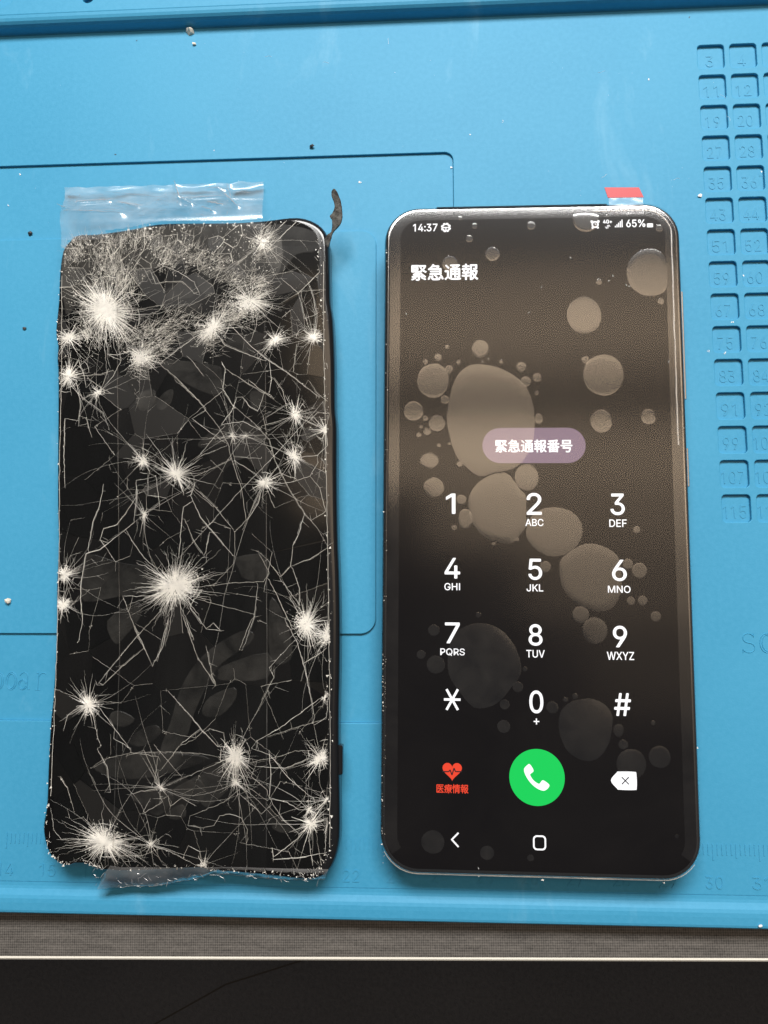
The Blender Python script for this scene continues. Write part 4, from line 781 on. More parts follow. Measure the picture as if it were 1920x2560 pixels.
for i, p in enumerate(seeds):
    cell = [(-60, -100), (60, -100), (60, 100), (-60, 100)]
    for q in sorted(seeds, key=lambda t: (t[0] - p[0]) ** 2 + (t[1] - p[1]) ** 2)[1:40]:
        cell = clip_half(cell, (p[0] + q[0]) / 2, (p[1] + q[1]) / 2, q[0] - p[0], q[1] - p[1])
    # cut to the glass outline: walk the cell border and pull outside points back to the rim
    fine = []
    for k in range(len(cell)):
        a, b = Vector(cell[k - 1]), Vector(cell[k])
        n = max(1, int((b - a).length / 1.0))
        for t in range(n):
            q = a.lerp(b, t / n)
            if not inside(q, gin):
                lo, hi = 0.0, 1.0
                for _ in range(12):
                    mid = (lo + hi) / 2
                    if inside((p[0] + (q.x - p[0]) * mid, p[1] + (q.y - p[1]) * mid), gin):
                        lo = mid
                    else:
                        hi = mid
                q = Vector((p[0] + (q.x - p[0]) * lo, p[1] + (q.y - p[1]) * lo))
                fine.append((q.x, q.y))
            elif t == 0:
                fine.append((q.x, q.y))
    if len(fine) < 3:
        continue
    for k in range(len(cell)):
        a, b = cell[k - 1], cell[k]
        key = tuple(sorted(((round(a[0], 1), round(a[1], 1)), (round(b[0], 1), round(b[1], 1)))))
        edges[key] = (a, b)
    tx, ty = srng.gauss(0, 0.007), srng.gauss(0, 0.007)
    cx, cy = p
    pl = [(cx + (x - cx) * 0.992, cy + (y - cy) * 0.992) for x, y in fine]
    zz = lambda x, y: max(-0.09, min(0.05, (x - cx) * tx + (y - cy) * ty))
    n = len(pl)
    v = [(x, y, ZG - 0.10) for x, y in pl] + [(x, y, ZG + zz(x, y)) for x, y in pl] + [(cx, cy, ZG)]
    fc = [(k, (k + 1) % n, (k + 1) % n + n, k + n) for k in range(n)] + [(k + n, (k + 1) % n + n, 2 * n) for k in range(n)]
    mesh_obj('glass_shard', v, fc, srng.choices(M_SHARDS, (7, 3, 0.8))[0], LP)
# the breaks between the shards
web = MB()
for a, b in edges.values():
    l = math.hypot(b[0] - a[0], b[1] - a[1])
    if l < 0.6 or srng.random() < (0.1 if inside(a, hz) else 0.42):
        continue
    pts = [q for q in jitter_line([a, b], 0.05, 0.6) if inside(q, gp)]
    if len(pts) < 2:
        continue
    base_w = srng.choice((0.016, 0.022, 0.03, 0.05))
    if inside(pts[0], hz):
        base_w *= 2.4
    k = 0
    while k < len(pts) - 1:          # brightness comes and goes along a break
        n = srng.randrange(2, 7)
        seg = pts[k:k + n + 1]
        if len(seg) > 1:
            web.ridge(seg, base_w * srng.uniform(0.5, 1.5), ZC, 0.3, False)
        k += n
    if srng.random() < 0.5:
        q = pts[srng.randrange(len(pts))]
        for _ in range(srng.randrange(2, 7)):
            chip(web, q[0] + srng.gauss(0, 0.2), q[1] + srng.gauss(0, 0.2), srng.uniform(0.05, 0.15), ZC)
web.build('shard_breaks', M_CRACK_DIM, LP)['kind'] = 'stuff'

for sx, sy, SR, core, wgt in STARS:
    sx, sy = sx / 10, sy / 10
    m = MB()
    n = int((40 + core * 62) * wgt)
    lobes = [(rng.uniform(0, 6.28), rng.uniform(0.3, 1.5)) for _ in range(4)]
    el, ea = rng.uniform(1.0, 1.55), rng.uniform(0, 3.14)
    ox_, oy_ = rng.gauss(0, core * 0.2), rng.gauss(0, core * 0.2)

    def squeeze(px, py):
        u_ = (px * math.cos(ea) + py * math.sin(ea)) * el ** 0.5
        v_ = (-px * math.sin(ea) + py * math.cos(ea)) / el ** 0.5
        return u_ * math.cos(ea) - v_ * math.sin(ea), u_ * math.sin(ea) + v_ * math.cos(ea)

    for k in range(n):
        a = rng.uniform(0, 6.28318)
        lob = 0.35 + 0.75 * max(0.0, max(max(0.0, math.cos(a - la)) ** 2 * lw for la, lw in lobes))
        if rng.random() > 0.45 + lob:
            continue
        r0 = abs(rng.gauss(0, 0.4)) * core
        far = rng.random() < 0.22
        r1 = r0 + rng.uniform(0.15, 0.8) * core + min(rng.expovariate(1 / ((0.55 if far else 0.15) * SR * (0.4 + lob))), SR * rng.uniform(0.7, 1.5))
        curl = rng.gauss(0, 0.02)
        steps = 3 + int(r1 - r0)
        pts = []
        for i in range(steps + 1):
            t = i / steps
            rr = r0 + (r1 - r0) * t
            aa = a + curl * t * rr * 0.35 + rng.gauss(0, 0.014)
            dq = squeeze(rr * math.cos(aa), rr * math.sin(aa))
            q = (sx + dq[0], sy + dq[1])
            if not inside(q, gp):
                break
            pts.append(q)
        if len(pts) > 1:
            m.ridge(pts, (rng.choice((0.05, 0.07, 0.09)) if far else rng.choice((0.05, 0.08, 0.12, 0.2))) * rng.uniform(0.8, 1.2), ZC + 0.005 + rng.uniform(0, 0.03), 0.25)
            if rng.random() < 0.3 and len(pts) > 3:
                i = rng.randrange(1, len(pts) - 1)
                p = Vector(pts[i])
                d = Vector(pts[i]) - Vector(pts[i - 1])
                d.rotate(Matrix.Rotation(rng.choice((-1, 1)) * rng.uniform(0.4, 1.1), 2))
                m.ridge([tuple(p), tuple(p + d * rng.uniform(0.5, 1.4)), tuple(p + d * rng.uniform(1.5, 2.6))], 0.06, ZC + 0.01, 0.5)
    for k in range(int(core * core * 125 * wgt) + 14):
        r = abs(rng.gauss(0, 0.58)) * core
        a = rng.uniform(0, 6.283)
        dq = squeeze(r * math.cos(a), r * math.sin(a))
        q = (sx + ox_ + dq[0], sy + oy_ + dq[1])
        if noise.noise(Vector((q[0] * 1.3, q[1] * 1.3, 12))) < rng.uniform(-0.9, 0.15) and r > 0.35 * core:
            continue
        if inside(q, gp):
            chip(m, *q, rng.uniform(0.06, 0.24), ZC + 0.02 + rng.uniform(0, 0.06))
    for k in range(int(4 + core * 3)):   # broken rings round the pit
        rr, a0 = rng.uniform(0.6 * core, 0.85 * SR), rng.uniform(0, 6.28)
        pts = []
        for i in range(rng.randrange(3, 7)):
            dq = squeeze(rr * math.cos(a0 + i * 0.16), rr * math.sin(a0 + i * 0.16))
            q = (sx + dq[0] + rng.gauss(0, 0.06), sy + dq[1] + rng.gauss(0, 0.06))
            if inside(q, gp):
                pts.append(q)
        if len(pts) > 2:
            m.ridge(pts, rng.uniform(0.04, 0.10), ZC, 0.3, False, True)
    m.build('impact_crack', M_CRACK, LP)

allpts = [[(a / 10, b / 10) for a, b in cl] for cl in CRACKS]
cores = [(t[0] / 10, t[1] / 10) for t in STARS]


def snap(k, p):
    best, bd = None, 4.2
    for i, pl in enumerate(allpts):
        if i == k:
            continue
        for a, b in zip(pl, pl[1:]):
            for t in (0, 0.25, 0.5, 0.75, 1):
                q = (a[0] + (b[0] - a[0]) * t, a[1] + (b[1] - a[1]) * t)
                d = math.hypot(q[0] - p[0], q[1] - p[1])
                if d < bd:
                    best, bd = q, d
    for q in cores:
        d = math.hypot(q[0] - p[0], q[1] - p[1]) * 0.7
        if d < bd:
            best, bd = q, d
    return best if best and bd > 0.3 else None


for ci, cl in enumerate(CRACKS):
    pts = [(a / 10, b / 10) for a, b in cl]
    if sum(math.hypot(b[0] - a[0], b[1] - a[1]) for a, b in zip(pts, pts[1:])) < 4.5:
        continue
    e0, e1 = snap(ci, pts[0]), snap(ci, pts[-1])
    pts = ([e0] if e0 else []) + pts + ([e1] if e1 else [])
    m = MB()
    pts = jitter_line(pts, 0.055, 0.75)
    if rng.random() < 0.5:
        pts = pts[::-1]
    w = rng.uniform(0.05, 0.105)
    m.ridge(pts, w, ZC + 0.01, 0.3, False, True)
    if rng.random() < 0.6:   # a twin line: the two lips of the break
        o = rng.uniform(0.12, 0.28)
        a, b = Vector(pts[0]), Vector(pts[-1])
        nn = Vector((-(b - a).y, (b - a).x)).normalized() * o
        i0 = rng.randrange(0, max(1, len(pts) // 2))
        seg = [(p[0] + nn.x, p[1] + nn.y) for p in pts[i0:i0 + max(2, len(pts) // 2)]]
        if len(seg) > 1:
            m.ridge(seg, w * 0.6, ZC + 0.01, 0.5)
    for p in pts:
        if rng.random() < 0.28:
            chip(m, p[0] + rng.gauss(0, 0.1), p[1] + rng.gauss(0, 0.1), rng.uniform(0.06, 0.17), ZC + 0.03)
        if rng.random() < 0.07:
            a = rng.uniform(0, 6.28)
            l = rng.uniform(0.4, 2.2)
            m.ridge([p, (p[0] + l * .5 * math.cos(a) + .05, p[1] + l * .5 * math.sin(a)), (p[0] + l * math.cos(a), p[1] + l * math.sin(a))], 0.06, ZC + 0.01, 0.5)
    m.build('crack', M_CRACK if rng.random() < 0.6 else M_CRACK_DIM, LP)

# crushed glass under the top tape, splinters along the broken rim
hz = [(a / 10, b / 10) for a, b in HAZE]
xs, ys = [p[0] for p in hz], [p[1] for p in hz]
m = MB()
for k in range(4500):
    q = (rng.uniform(min(xs), max(xs)), rng.uniform(min(ys), max(ys)))
    if not inside(q, hz) or not inside(q, gp):
        continue
    dn = noise.noise(Vector((q[0] * 0.16, q[1] * 0.16, 3.1))) + 0.5 * noise.noise(Vector((q[0] * 0.5, q[1] * 0.5, 1.7)))
    if dn < rng.uniform(-0.45, 0.75):
        continue
    if rng.random() < 0.9:
        chip(m, *q, rng.choice((0.05, 0.07, 0.1, 0.22)) * rng.uniform(0.7, 1.3), ZC + 0.02)
    else:
        a = rng.gauss(1.45, 0.5)
        l = rng.uniform(0.3, 1.5)
        m.ridge([q, (q[0] + l * .5 * math.cos(a) + .04, q[1] + l * .5 * math.sin(a)), (q[0] + l * math.cos(a), q[1] + l * math.sin(a))], rng.uniform(0.03, 0.07), ZC + 0.01, 0.5)
for cx, cy, sg, n in FROST:
    cx, cy = cx / 10, cy / 10
    ang = rng.uniform(0, 6.28)
    for k in range(n):
        u, w_ = rng.gauss(0, sg), rng.gauss(0, sg * 0.6)
        q = (cx + u * math.cos(ang) - w_ * math.sin(ang), cy + u * math.sin(ang) + w_ * math.cos(ang))
        if not inside(q, gp) or noise.noise(Vector((q[0] * 0.7, q[1] * 0.7, 6))) < rng.uniform(-0.6, 0.3):
            continue
        if rng.random() < 0.5:
            chip(m, *q, rng.choice((0.05, 0.07, 0.1, 0.2)) * rng.uniform(0.7, 1.3), ZC + 0.02)
        else:
            a = math.atan2(q[1] - 37.5, q[0] + 26.5) + rng.gauss(0, 0.45)
            l = rng.uniform(0.6, 3.2)
            m.ridge([q, (q[0] + l * .5 * math.cos(a) + rng.gauss(0, .06), q[1] + l * .5 * math.sin(a) + rng.gauss(0, .06)), (q[0] + l * math.cos(a), q[1] + l * math.sin(a))], rng.uniform(0.03, 0.075), ZC + 0.01, 0.3)
o = m.build('crushed_glass', M_CRACK_DIM, LP)
o['kind'] = 'stuff'
m = MB()
brim = offset_poly(body_ring, 0.5)
for i in range(len(gp)):
    p = gp[i]
    dens = 0.6
    if p[1] < -74:
        dens = 1.6
    elif p[1] > 68:
        dens = 1.8 if p[0] < 12 else 0.2
    elif p[0] > 20:
        dens = 0.9 + 0.9 * noise.noise(Vector((0, p[1] * 0.12, 0)))
    elif p[0] < -30:
        dens = 0.8 + 0.9 * noise.noise(Vector((4, p[1] * 0.1, 0)))
    for k in range(int(dens * 4 + rng.random())):
        b = gp[(i + 1) % len(gp)]
        t = rng.random()
        q = (p[0] + (b[0] - p[0]) * t + rng.gauss(0, 0.45), p[1] + (b[1] - p[1]) * t + rng.gauss(0, 0.45))
        if not inside(q, brim):
            continue
        if rng.random() < 0.78:
            chip(m, *q, rng.choice((0.06, 0.1, 0.16, 0.32)) * rng.uniform(0.7, 1.3), ZC + 0.03)
        else:
            a = math.atan2(-q[1] * 0.3, -q[0]) + rng.gauss(0, 0.9)
            l = rng.uniform(0.4, 1.6)
            m.ridge([q, (q[0] + l * .5 * math.cos(a), q[1] + l * .5 * math.sin(a) + .05), (q[0] + l * math.cos(a), q[1] + l * math.sin(a))], rng.uniform(0.04, 0.1), ZC + 0.01, 0.5)
o = m.build('rim_splinters', M_CRACK, LP)
o['kind'] = 'stuff'
# long lips along both sides of the glass
m = MB()
m.ridge(jitter_line([(26.0, 62), (26.3, 40), (27.2, 10), (28.0, -20), (28.6, -50), (28.7, -72)], 0.05, 1.5), 0.10, ZC + 0.01, 0.5, False)
m.build('crack', M_CRACK_DIM, LP)
m = MB()
m.ridge(jitter_line([(-38.0, 60), (-36.9, 38), (-36.2, 15), (-35.0, -10), (-34.4, -35), (-34.2, -62)], 0.06, 1.5), 0.10, ZC + 0.01, 0.5, False)
m.build('crack', M_CRACK_DIM, LP)

# hairline cracks running out from the impacts across the glass
m = MB()
hr = random.Random(5)
for k in range(420):
    s0 = hr.choice(STARS)
    a = hr.uniform(0, 6.283)
    r = s0[3] * hr.uniform(0.5, 1.2)
    x, y = s0[0] / 10 + r * math.cos(a), s0[1] / 10 + r * math.sin(a)
    turn = hr.gauss(0, 0.025)
    pts = []
    for i in range(int(4 + hr.expovariate(1 / 9))):
        if not inside((x, y), gp):
            break
        pts.append((x, y))
        a += turn + hr.gauss(0, 0.035)
        x += 0.9 * math.cos(a)
        y += 0.9 * math.sin(a)
    if len(pts) > 2:
        m.ridge(pts, hr.choice((0.025, 0.035, 0.05)), ZC + 0.004, 0.3)
        for _ in range(hr.randrange(0, 3)):
            q, b = hr.choice(pts), a + hr.choice((-1, 1)) * hr.uniform(0.5, 1.3)
            l = hr.uniform(0.8, 3.5)
            e = (q[0] + l * math.cos(b), q[1] + l * math.sin(b))
            if inside(e, gp):
                m.ridge([q, ((q[0] + e[0]) / 2 + hr.gauss(0, .12), (q[1] + e[1]) / 2 + hr.gauss(0, .12)), e], 0.035, ZC + 0.004, 0.3)
m.build('hairline_cracks', M_CRACK, LP)['kind'] = 'stuff'

# air pockets between tape and glass
hp_ = smooth_poly(ccw(hz), 3)
rings_obj('air_pocket', [(hp_, ZG + 0.09), (offset_poly(hp_, 0.2), ZG + 0.095)], M_VEIL, LP, smooth=False, cap_bottom=False)
for pl in POCKETS:
    p = smooth_poly(ccw([(a / 10, b / 10) for a, b in pl]), 3)
    rings_obj('air_pocket', [(p, ZG + 0.10), (offset_poly(p, 0.15), ZG + 0.17)], M_POCKET, LP, smooth=False, cap_bottom=False)


# two strips of clear tape
def lerp_table(tab, y):
    if y >= tab[0][0]:
        return tab[0][1], tab[0][2]
    for (ya, la, ra), (yb, lb, rb) in zip(tab, tab[1:]):
        if y >= yb:
            t = (ya - y) / (ya - yb)
            return la + (lb - la) * t, ra + (rb - ra) * t
    return tab[-1][1], tab[-1][2]


def seg_ridge(x, y, s):
    (ax, ay), (bx_, by), h, w = s
    d = Vector((bx_ - ax, by - ay))
    t = max(0, min(1, ((x - ax) * d.x + (y - ay) * d.y) / d.length_squared))
    dd = math.hypot(x - ax - d.x * t, y - ay - d.y * t)
    return h * math.exp(-(dd / w) ** 2)


folds = [((-41, 79.5), (-38.3, 78.3), 0.7, 0.35), ((-36, 80.5), (-28, 81), 0.9, 0.9), ((-26, 80), (-20, 78), 0.6, 0.7), ((-38, 77), (-24, 76), 0.6, 1.2), ((-11, 81.5), (-7, 78.8), 0.8, 0.35), ((-11, 81.5), (-12.6, 86.5), 0.5, 0.4),
         ((-4, 84.5), (1, 84), 0.5, 0.4), ((-1.5, 84.5), (1.5, 81), 0.7, 0.4), ((1, 85), (2, 81.5), 0.8, 0.4), ((-9, 81), (0, 81.5), 0.5, 0.8), ((1.5, 81), (5, 77), 0.7, 0.6), ((-3, 79), (1, 78), 0.5, 0.4), ((-4, 77), (-1, 75.6), 0.5, 0.4), ((-30, 84), (-14, 82), 0.4, 1.3)]
tab1 = [(86.15, -41.5, 9.8), (70.9, -38.6, 11.4), (-31.9, -34.2, 14.2), (-77.5, -33.0, 14.9)]
v, fc, mi = [], [], []
nx, ys_ = 72, [86.15 - i * 0.28 for i in range(54)] + [71.0 - i * 2.0 for i in range(1, 75)]
for j, y in enumerate(ys_):
    l, r_ = lerp_table(tab1, y)
    for i in range(nx + 1):
        u = i / nx
        x = l + (r_ - l) * u
        yy = y + (0.35 * noise.noise(Vector((x * 0.35, 0, 9))) * min(1, max(0, (y - 80) / 6)))
        if y > 73.2:
            t = min(1, (y - 73.2) / 12.5)
            z = 6.85 - 5.9 * (t * t * (3 - 2 * t)) + 0.5 * t * noise.noise(Vector((x * 0.12, y * 0.5, 2)))
            z += sum(seg_ridge(x, y, s) for s in folds)
            z = max(z, 0.25)
        else:
            z = 6.85 + 0.05 * noise.noise(Vector((x * 0.12, y * 0.25, 5)))
        v.append((x, yy, z))
W_ = nx + 1
for j in range(len(ys_) - 1):
    for i in range(nx):
        fc.append((j * W_ + i, (j + 1) * W_ + i, (j + 1) * W_ + i + 1, j * W_ + i + 1))
        c0 = v[j * W_ + i]
        mi.append(0 if inside((c0[0], c0[1]), body_ring) else 1)
tp = mesh_obj('clear_tape', v, fc, None, LP, True, [M_TAPE, M_TAPE_END], mi)
tp['label'] = 'clear tape strip sticking out wrinkled above the top of the shattered phone'
tab2 = [(66.0, -25.0, 25.6), (33.5, -22.9, 27.0), (-32, -19.6, 28.9), (-76, -19.4, 28.6)]
end = [(a / 10, b / 10) for a, b in TAPE2END]
v, fc, mi = [], [], []
nx = 56
ys_ = [66.0 - i * 2.0 for i in range(72)]
for y in ys_:
    l, r_ = lerp_table(tab2, y)
    for i in range(nx + 1):
        x = l + (r_ - l) * i / nx
        v.append((x, y, 6.95 + 0.05 * noise.noise(Vector((x * 0.1, y * 0.3, 11)))))
e2 = end[1:-1]
tot = [0]
for a, b in zip(e2, e2[1:]):
    tot.append(tot[-1] + math.hypot(b[0] - a[0], b[1] - a[1]))
for s in range(1, 9):
    t = s / 8
    for i in range(nx + 1):
        d = tot[-1] * i / nx
        k = max(q for q in range(len(tot)) if tot[q] <= d + 1e-9)
        k = min(k, len(e2) - 2)
        u = (d - tot[k]) / (tot[k + 1] - tot[k])
        ex = e2[k][0] + (e2[k + 1][0] - e2[k][0]) * u
        ey = e2[k][1] + (e2[k + 1][1] - e2[k][1]) * u
        bx0, by0, bz0 = v[(len(ys_) - 1) * (nx + 1) + i]
        x, y = bx0 + (ex - bx0) * t, by0 + (ey - by0) * t
        z = 6.95 - 3.2 * t * t + 0.7 * t * noise.noise(Vector((x * 0.5, y * 0.6, 4))) + 0.35 * t * noise.noise(Vector((x * 1.6, y * 1.6, 8)))
        v.append((x, y, z))
W_ = nx + 1
for j in range(len(ys_) + 7):
    for i in range(nx):
        fc.append((j * W_ + i, (j + 1) * W_ + i, (j + 1) * W_ + i + 1, j * W_ + i + 1))
        mi.append(1 if j >= len(ys_) else 0)
tp = mesh_obj('clear_tape', v, fc, None, LP, True, [M_TAPE, M_TAPE_END], mi)
tp['label'] = 'clear tape strip with a torn end below the bottom of the shattered phone'

for tpo, nrm in (('top', 0), ('low', 1)):
    m = MB()
    if tpo == 'top':
        for (a, b, hgt, wd) in folds:
            n = 9
            pts = [(a[0] + (b[0] - a[0]) * i / n + rng.gauss(0, 0.08), a[1] + (b[1] - a[1]) * i / n + rng.gauss(0, 0.08)) for i in range(n + 1)]
            zt_ = 6.85 - 5.9 * ((lambda t: t * t * (3 - 2 * t))(max(0, min(1, ((a[1] + b[1]) / 2 - 73.2) / 12.5)))) + hgt + 0.3
            m.ridge(pts, rng.uniform(0.10, 0.30), zt_, 0.4, False, True)
        for k in range(26):
            x, y = rng.uniform(-38, 8), rng.uniform(73.5, 85)
            a, l = rng.gauss(0.1, 0.9), rng.uniform(0.4, 2.2)
            t = min(1, (y - 73.2) / 12.5)
            m.ridge([(x, y), (x + l * .5 * math.cos(a), y + l * .5 * math.sin(a) + rng.gauss(0, .1)), (x + l * math.cos(a), y + l * math.sin(a))], rng.uniform(0.06, 0.16), 7.4 - 5.9 * t * t * (3 - 2 * t), 0.4, False, True)
    else:
        for k in range(60):
            i = rng.randrange(len(e2) - 1)
            u, t = rng.random(), rng.random()
            x = e2[i][0] + (e2[i + 1][0] - e2[i][0]) * u
            y = e2[i][1] + (e2[i + 1][1] - e2[i][1]) * u
            y += (-77.6 - y) * t
            a, l = rng.gauss(0, 0.8), rng.uniform(0.3, 1.6)
            m.ridge([(x, y), (x + l * .5 * math.cos(a), y + l * .5 * math.sin(a) + rng.gauss(0, .1)), (x + l * math.cos(a), y + l * math.sin(a))], rng.uniform(0.05, 0.16), 7.3 - 3.0 * (1 - t) ** 2, 0.4, False, True)
        for i in range(2, len(e2) - 1):
            m.ridge(jitter_line([e2[i], e2[i + 1]], 0.08, 0.5), 0.10, 3.95, 0.4, False)
    m.build('tape_crease_glint', M_CREASE_GLINT, LP)  # white ridges laid over the tape's folds and torn end as painted glints
# cut edges of the tape running down the glass
for pts in ([(11.6, 66), (12.6, 33), (14.2, -32), (14.8, -72)], [(-24.2, 60), (-22.9, 33), (-19.6, -32), (-19.4, -74)]):
    m = MB()
    m.ridge(jitter_line(pts, 0.03, 3), 0.16, 6.93, 0.2, False)
    m.build('tape_edge', M_EDGE, LP)

# torn scrap of adhesive standing off the top corner
sp = smooth_poly(ccw([(a / 10, b / 10) for a, b in SCRAP]), 3)
v, n = [], len(sp)
for dz in (0, 0.55):
    for x, y in sp:
        t = (y - 67) / 12
        x, y = x - 0.75 * max(0, 1 - t * 1.6), y - 1.2 * max(0, 1 - t * 1.6)
        v.append((x + 0.12 * noise.noise(Vector((x * 2, y * 2, dz))), y + 0.12 * noise.noise(Vector((y * 2, x * 2, 5))), 5.6 + 3.8 * t + dz + 0.35 * noise.noise(Vector((x, y, 1)))))
fc = [tuple(range(n - 1, -1, -1)), tuple(range(n, 2 * n))] + [(i, (i + 1) % n, (i + 1) % n + n, i + n) for i in range(n)]
o = mesh_obj('torn_adhesive_strip', v, fc, M_SCRAP, LP)

# ------------------------------------------------------------------ working phone (right)
RP = empty('working_phone', (24.5, 18.3, 1.08), (R(0.8), 0, R(-0.5)),
           'phone with a lit emergency dial pad under bubbly protective film, on the right', 'phone')
PW, PH, PR = 34.35, 75.7, 8.3
TZ = 7.35


def ring(ins, n=10):
    return rrect(-PW + ins, -PH + ins, PW - ins, PH - ins, PR - ins * 0.97, n)


rings_obj('frame', [(ring(1.6), 0.0), (ring(0.5), 0.5), (ring(0.05), 1.6), (ring(0.0), 2.8), (ring(0.0), 5.2), (ring(0.10), 5.7), (ring(0.28), 6.05), (ring(0.55), 6.2), (ring(1.2), 6.2)], M_METAL, RP)
rings_obj('camera_bump', [(rrect(12, 44, 29, 72, 3), -1.55), (rrect(11.6, 43.6, 29.4, 72.4, 3), 0.1)], M_SLIT, RP, smooth=False)
for b in (BOXES['vol'], BOXES['power']):
    q = rrect(33.9, b[1], 34.78, b[3], 0.3, 3)
    rings_obj('side_button', [(q, 3.4), (q, 5.3), (offset_poly(q, 0.15), 5.5)], M_METAL, RP, smooth=False)
screen = rings_obj('screen', [(ring(1.1), 6.45), (ring(1.2), 6.6), (ring(1.7), 6.9), (ring(2.6), 7.12), (ring(3.6), 7.2)], M_PANEL, RP)
UZ = 7.225
film = rings_obj('protective_film', [(ring(0.12), 6.1), (ring(0.30), 6.5), (ring(0.50), 6.88), (ring(0.80), 7.19), (ring(1.15), 7.315), (ring(1.45), 7.332), (ring(3.85), TZ), (ring(3.9), TZ)], None, RP, smooth=True,
                 cap_bottom=False, mats=[M_FILM, M_GAP], ring_mats=[0, 0, 0, 0, 1, 1, 0], cap_mat=0)
for pg in film.data.polygons:       # along the bottom the film lies tight
    if pg.material_index == 1 and pg.center.y < -0.0705:
        pg.material_index = 0
# earpiece slit between film and frame
m = MB()
for x0, x1 in ((-22, 17.6),):
    m.box(x0, PH - 0.60, 6.1, x1, PH - 0.24, 6.66)
m.build('earpiece_slit', M_SLIT, RP)

# air bubbles under the film
for cx, cy, rx, ry in BUBBLES:
    n = 20 if rx > 1 else 12
    ph = rng.uniform(0, 6.28)
    base = [(cx + rx * (1 + 0.02 * math.sin(2 * a + ph)) * math.cos(a), cy + ry * (1 + 0.02 * math.sin(3 * a + ph)) * math.sin(a)) for a in (2 * math.pi * k / n for k in range(n))]
    sc = lambda s: [(cx + (x - cx) * s, cy + (y - cy) * s) for x, y in base]
    hh = 0.004 * min(rx, 3)
    rings_obj('air_bubble', [(base, TZ + 0.006), (sc(0.97), TZ + 0.008 + hh * 0.25), (sc(0.75), TZ + 0.008 + hh * 0.7), (sc(0.4), TZ + 0.008 + hh)], M_BUBBLE, film, cap_bottom=False)
for pl in BPOLY:
    base = smooth_poly(ccw([tuple(p) for p in pl]), 3)
    cx, cy = sum(p[0] for p in base) / len(base), sum(p[1] for p in base) / len(base)
    sc = lambda s: [(cx + (x - cx) * s, cy + (y - cy) * s) for x, y in base]
    rings_obj('air_bubble', [(base, TZ + 0.006), (sc(0.985), TZ + 0.012), (sc(0.75), TZ + 0.018), (sc(0.4), TZ + 0.022)], M_BUBBLE, film, cap_bottom=False)

# raised crease where the film lifts off the curved edge, its highlight painted white
cr_ = [p for p in ring(2.35, 14)]
pth = [(31.95, y) for y in range(18, 66, 3)] + [p for p in cr_[:15]] + [(22 - k * 1.5, PH - 2.35) for k in range(6)]
pth = [(x, y) for x, y in pth]
m = MB()
m.ridge([(x + 0.12 * noise.noise(Vector((x * .3, y * .3, 0))), y) for x, y in pth], 0.45, TZ - 0.09, 0.45, False)
m.build('crease_glint', M_CREASE_GLINT, film, True)

# cream ridge painting the bright reflected line along the bottom and lower corner
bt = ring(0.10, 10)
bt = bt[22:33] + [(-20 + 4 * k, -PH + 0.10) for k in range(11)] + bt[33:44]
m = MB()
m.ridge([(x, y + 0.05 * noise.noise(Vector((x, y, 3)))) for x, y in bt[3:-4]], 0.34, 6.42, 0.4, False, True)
m.build('film_edge_glint', M_EDGE_GLINT, film)

# red pull tab and its clear strip
tabv = [tuple(p) for p in TABPOLY]
tab = ccw(tabv)
rings_obj('pull_tab', [(tab, TZ - 0.05), (tab, TZ + 0.10)], M_RED, RP, smooth=False)
b = BOXES['strip']
sx0, sx1 = b[0] + 0.15, b[2]
v, fc = [], []
ny, nx = 14, 16
for j in range(ny + 1):
    y = 76.45 - j * (76.45 - 72.4) / ny
    for i in range(nx + 1):
        x = sx0 + (sx1 - sx0) * i / nx
        z = 7.42 + 0.05 * noise.noise(Vector((x * 0.6, y * 0.9, 2))) + (0.02 if y < 74 else 0.0)
        v.append((x, y, z))
for j in range(ny):
    for i in range(nx):
        a = j * (nx + 1) + i
        fc.append((a, a + nx + 1, a + nx + 2, a + 1))
mesh_obj('pull_strip', v, fc, M_STRIP, RP, True)

# what the screen shows
for t in TEXTS:
    body, bx4 = t[0], t[1:]
    cjk = ord(body[0]) > 0x2fff
    sprd = {'緊急通報': 0.10, '緊急通報番号': 0.07, '医療情報': 0.035, '14:37': 0.05, '65%': 0.06, '4G+': 0.05, '+': 0.03}.get(body, 0.03 if len(body) > 1 else 0.075)
    bold = 0
    text_mesh(body, bx4, UZ + 0.02, M_UI_RED if body == '医療情報' else M_UI_WHITE, 'screen_text', screen, bold, 0.0, sprd)


def flat(name, polys, mat_, z=UZ):
    m = MB()
    for p in polys:
        p = ccw(p)
        m.add([(x, y, z) for x, y in p], [tuple(range(len(p)))])
    return m.build(name, mat_, screen)


def thick_line(pts, w):
    """outline polygon quads of a polyline with round joints"""
    o = []
    for a, b in zip(pts, pts[1:]):
        d = Vector((b[0] - a[0], b[1] - a[1])).normalized() * w / 2
        o.append([(a[0] - d.y, a[1] + d.x), (b[0] - d.y, b[1] + d.x), (b[0] + d.y, b[1] - d.x), (a[0] + d.y, a[1] - d.x)])
    return o


def disc(cx, cy, rx, ry=None, n=40):
    ry = ry or rx
    return [(cx + rx * math.cos(2 * math.pi * k / n), cy + ry * math.sin(2 * math.pi * k / n)) for k in range(n)]


b = BOXES['pill']
flat('pill_button', [rrect(b[0], b[1], b[2], b[3], (b[3] - b[1]) / 2 - 0.02, 12)], M_UI_PILL, UZ)
b = BOXES['call']
cc = ((b[0] + b[2]) / 2, (b[1] + b[3]) / 2)
flat('call_button', [disc(*cc, (b[2] - b[0]) / 2, (b[3] - b[1]) / 2, 64)], M_UI_GREEN, UZ)
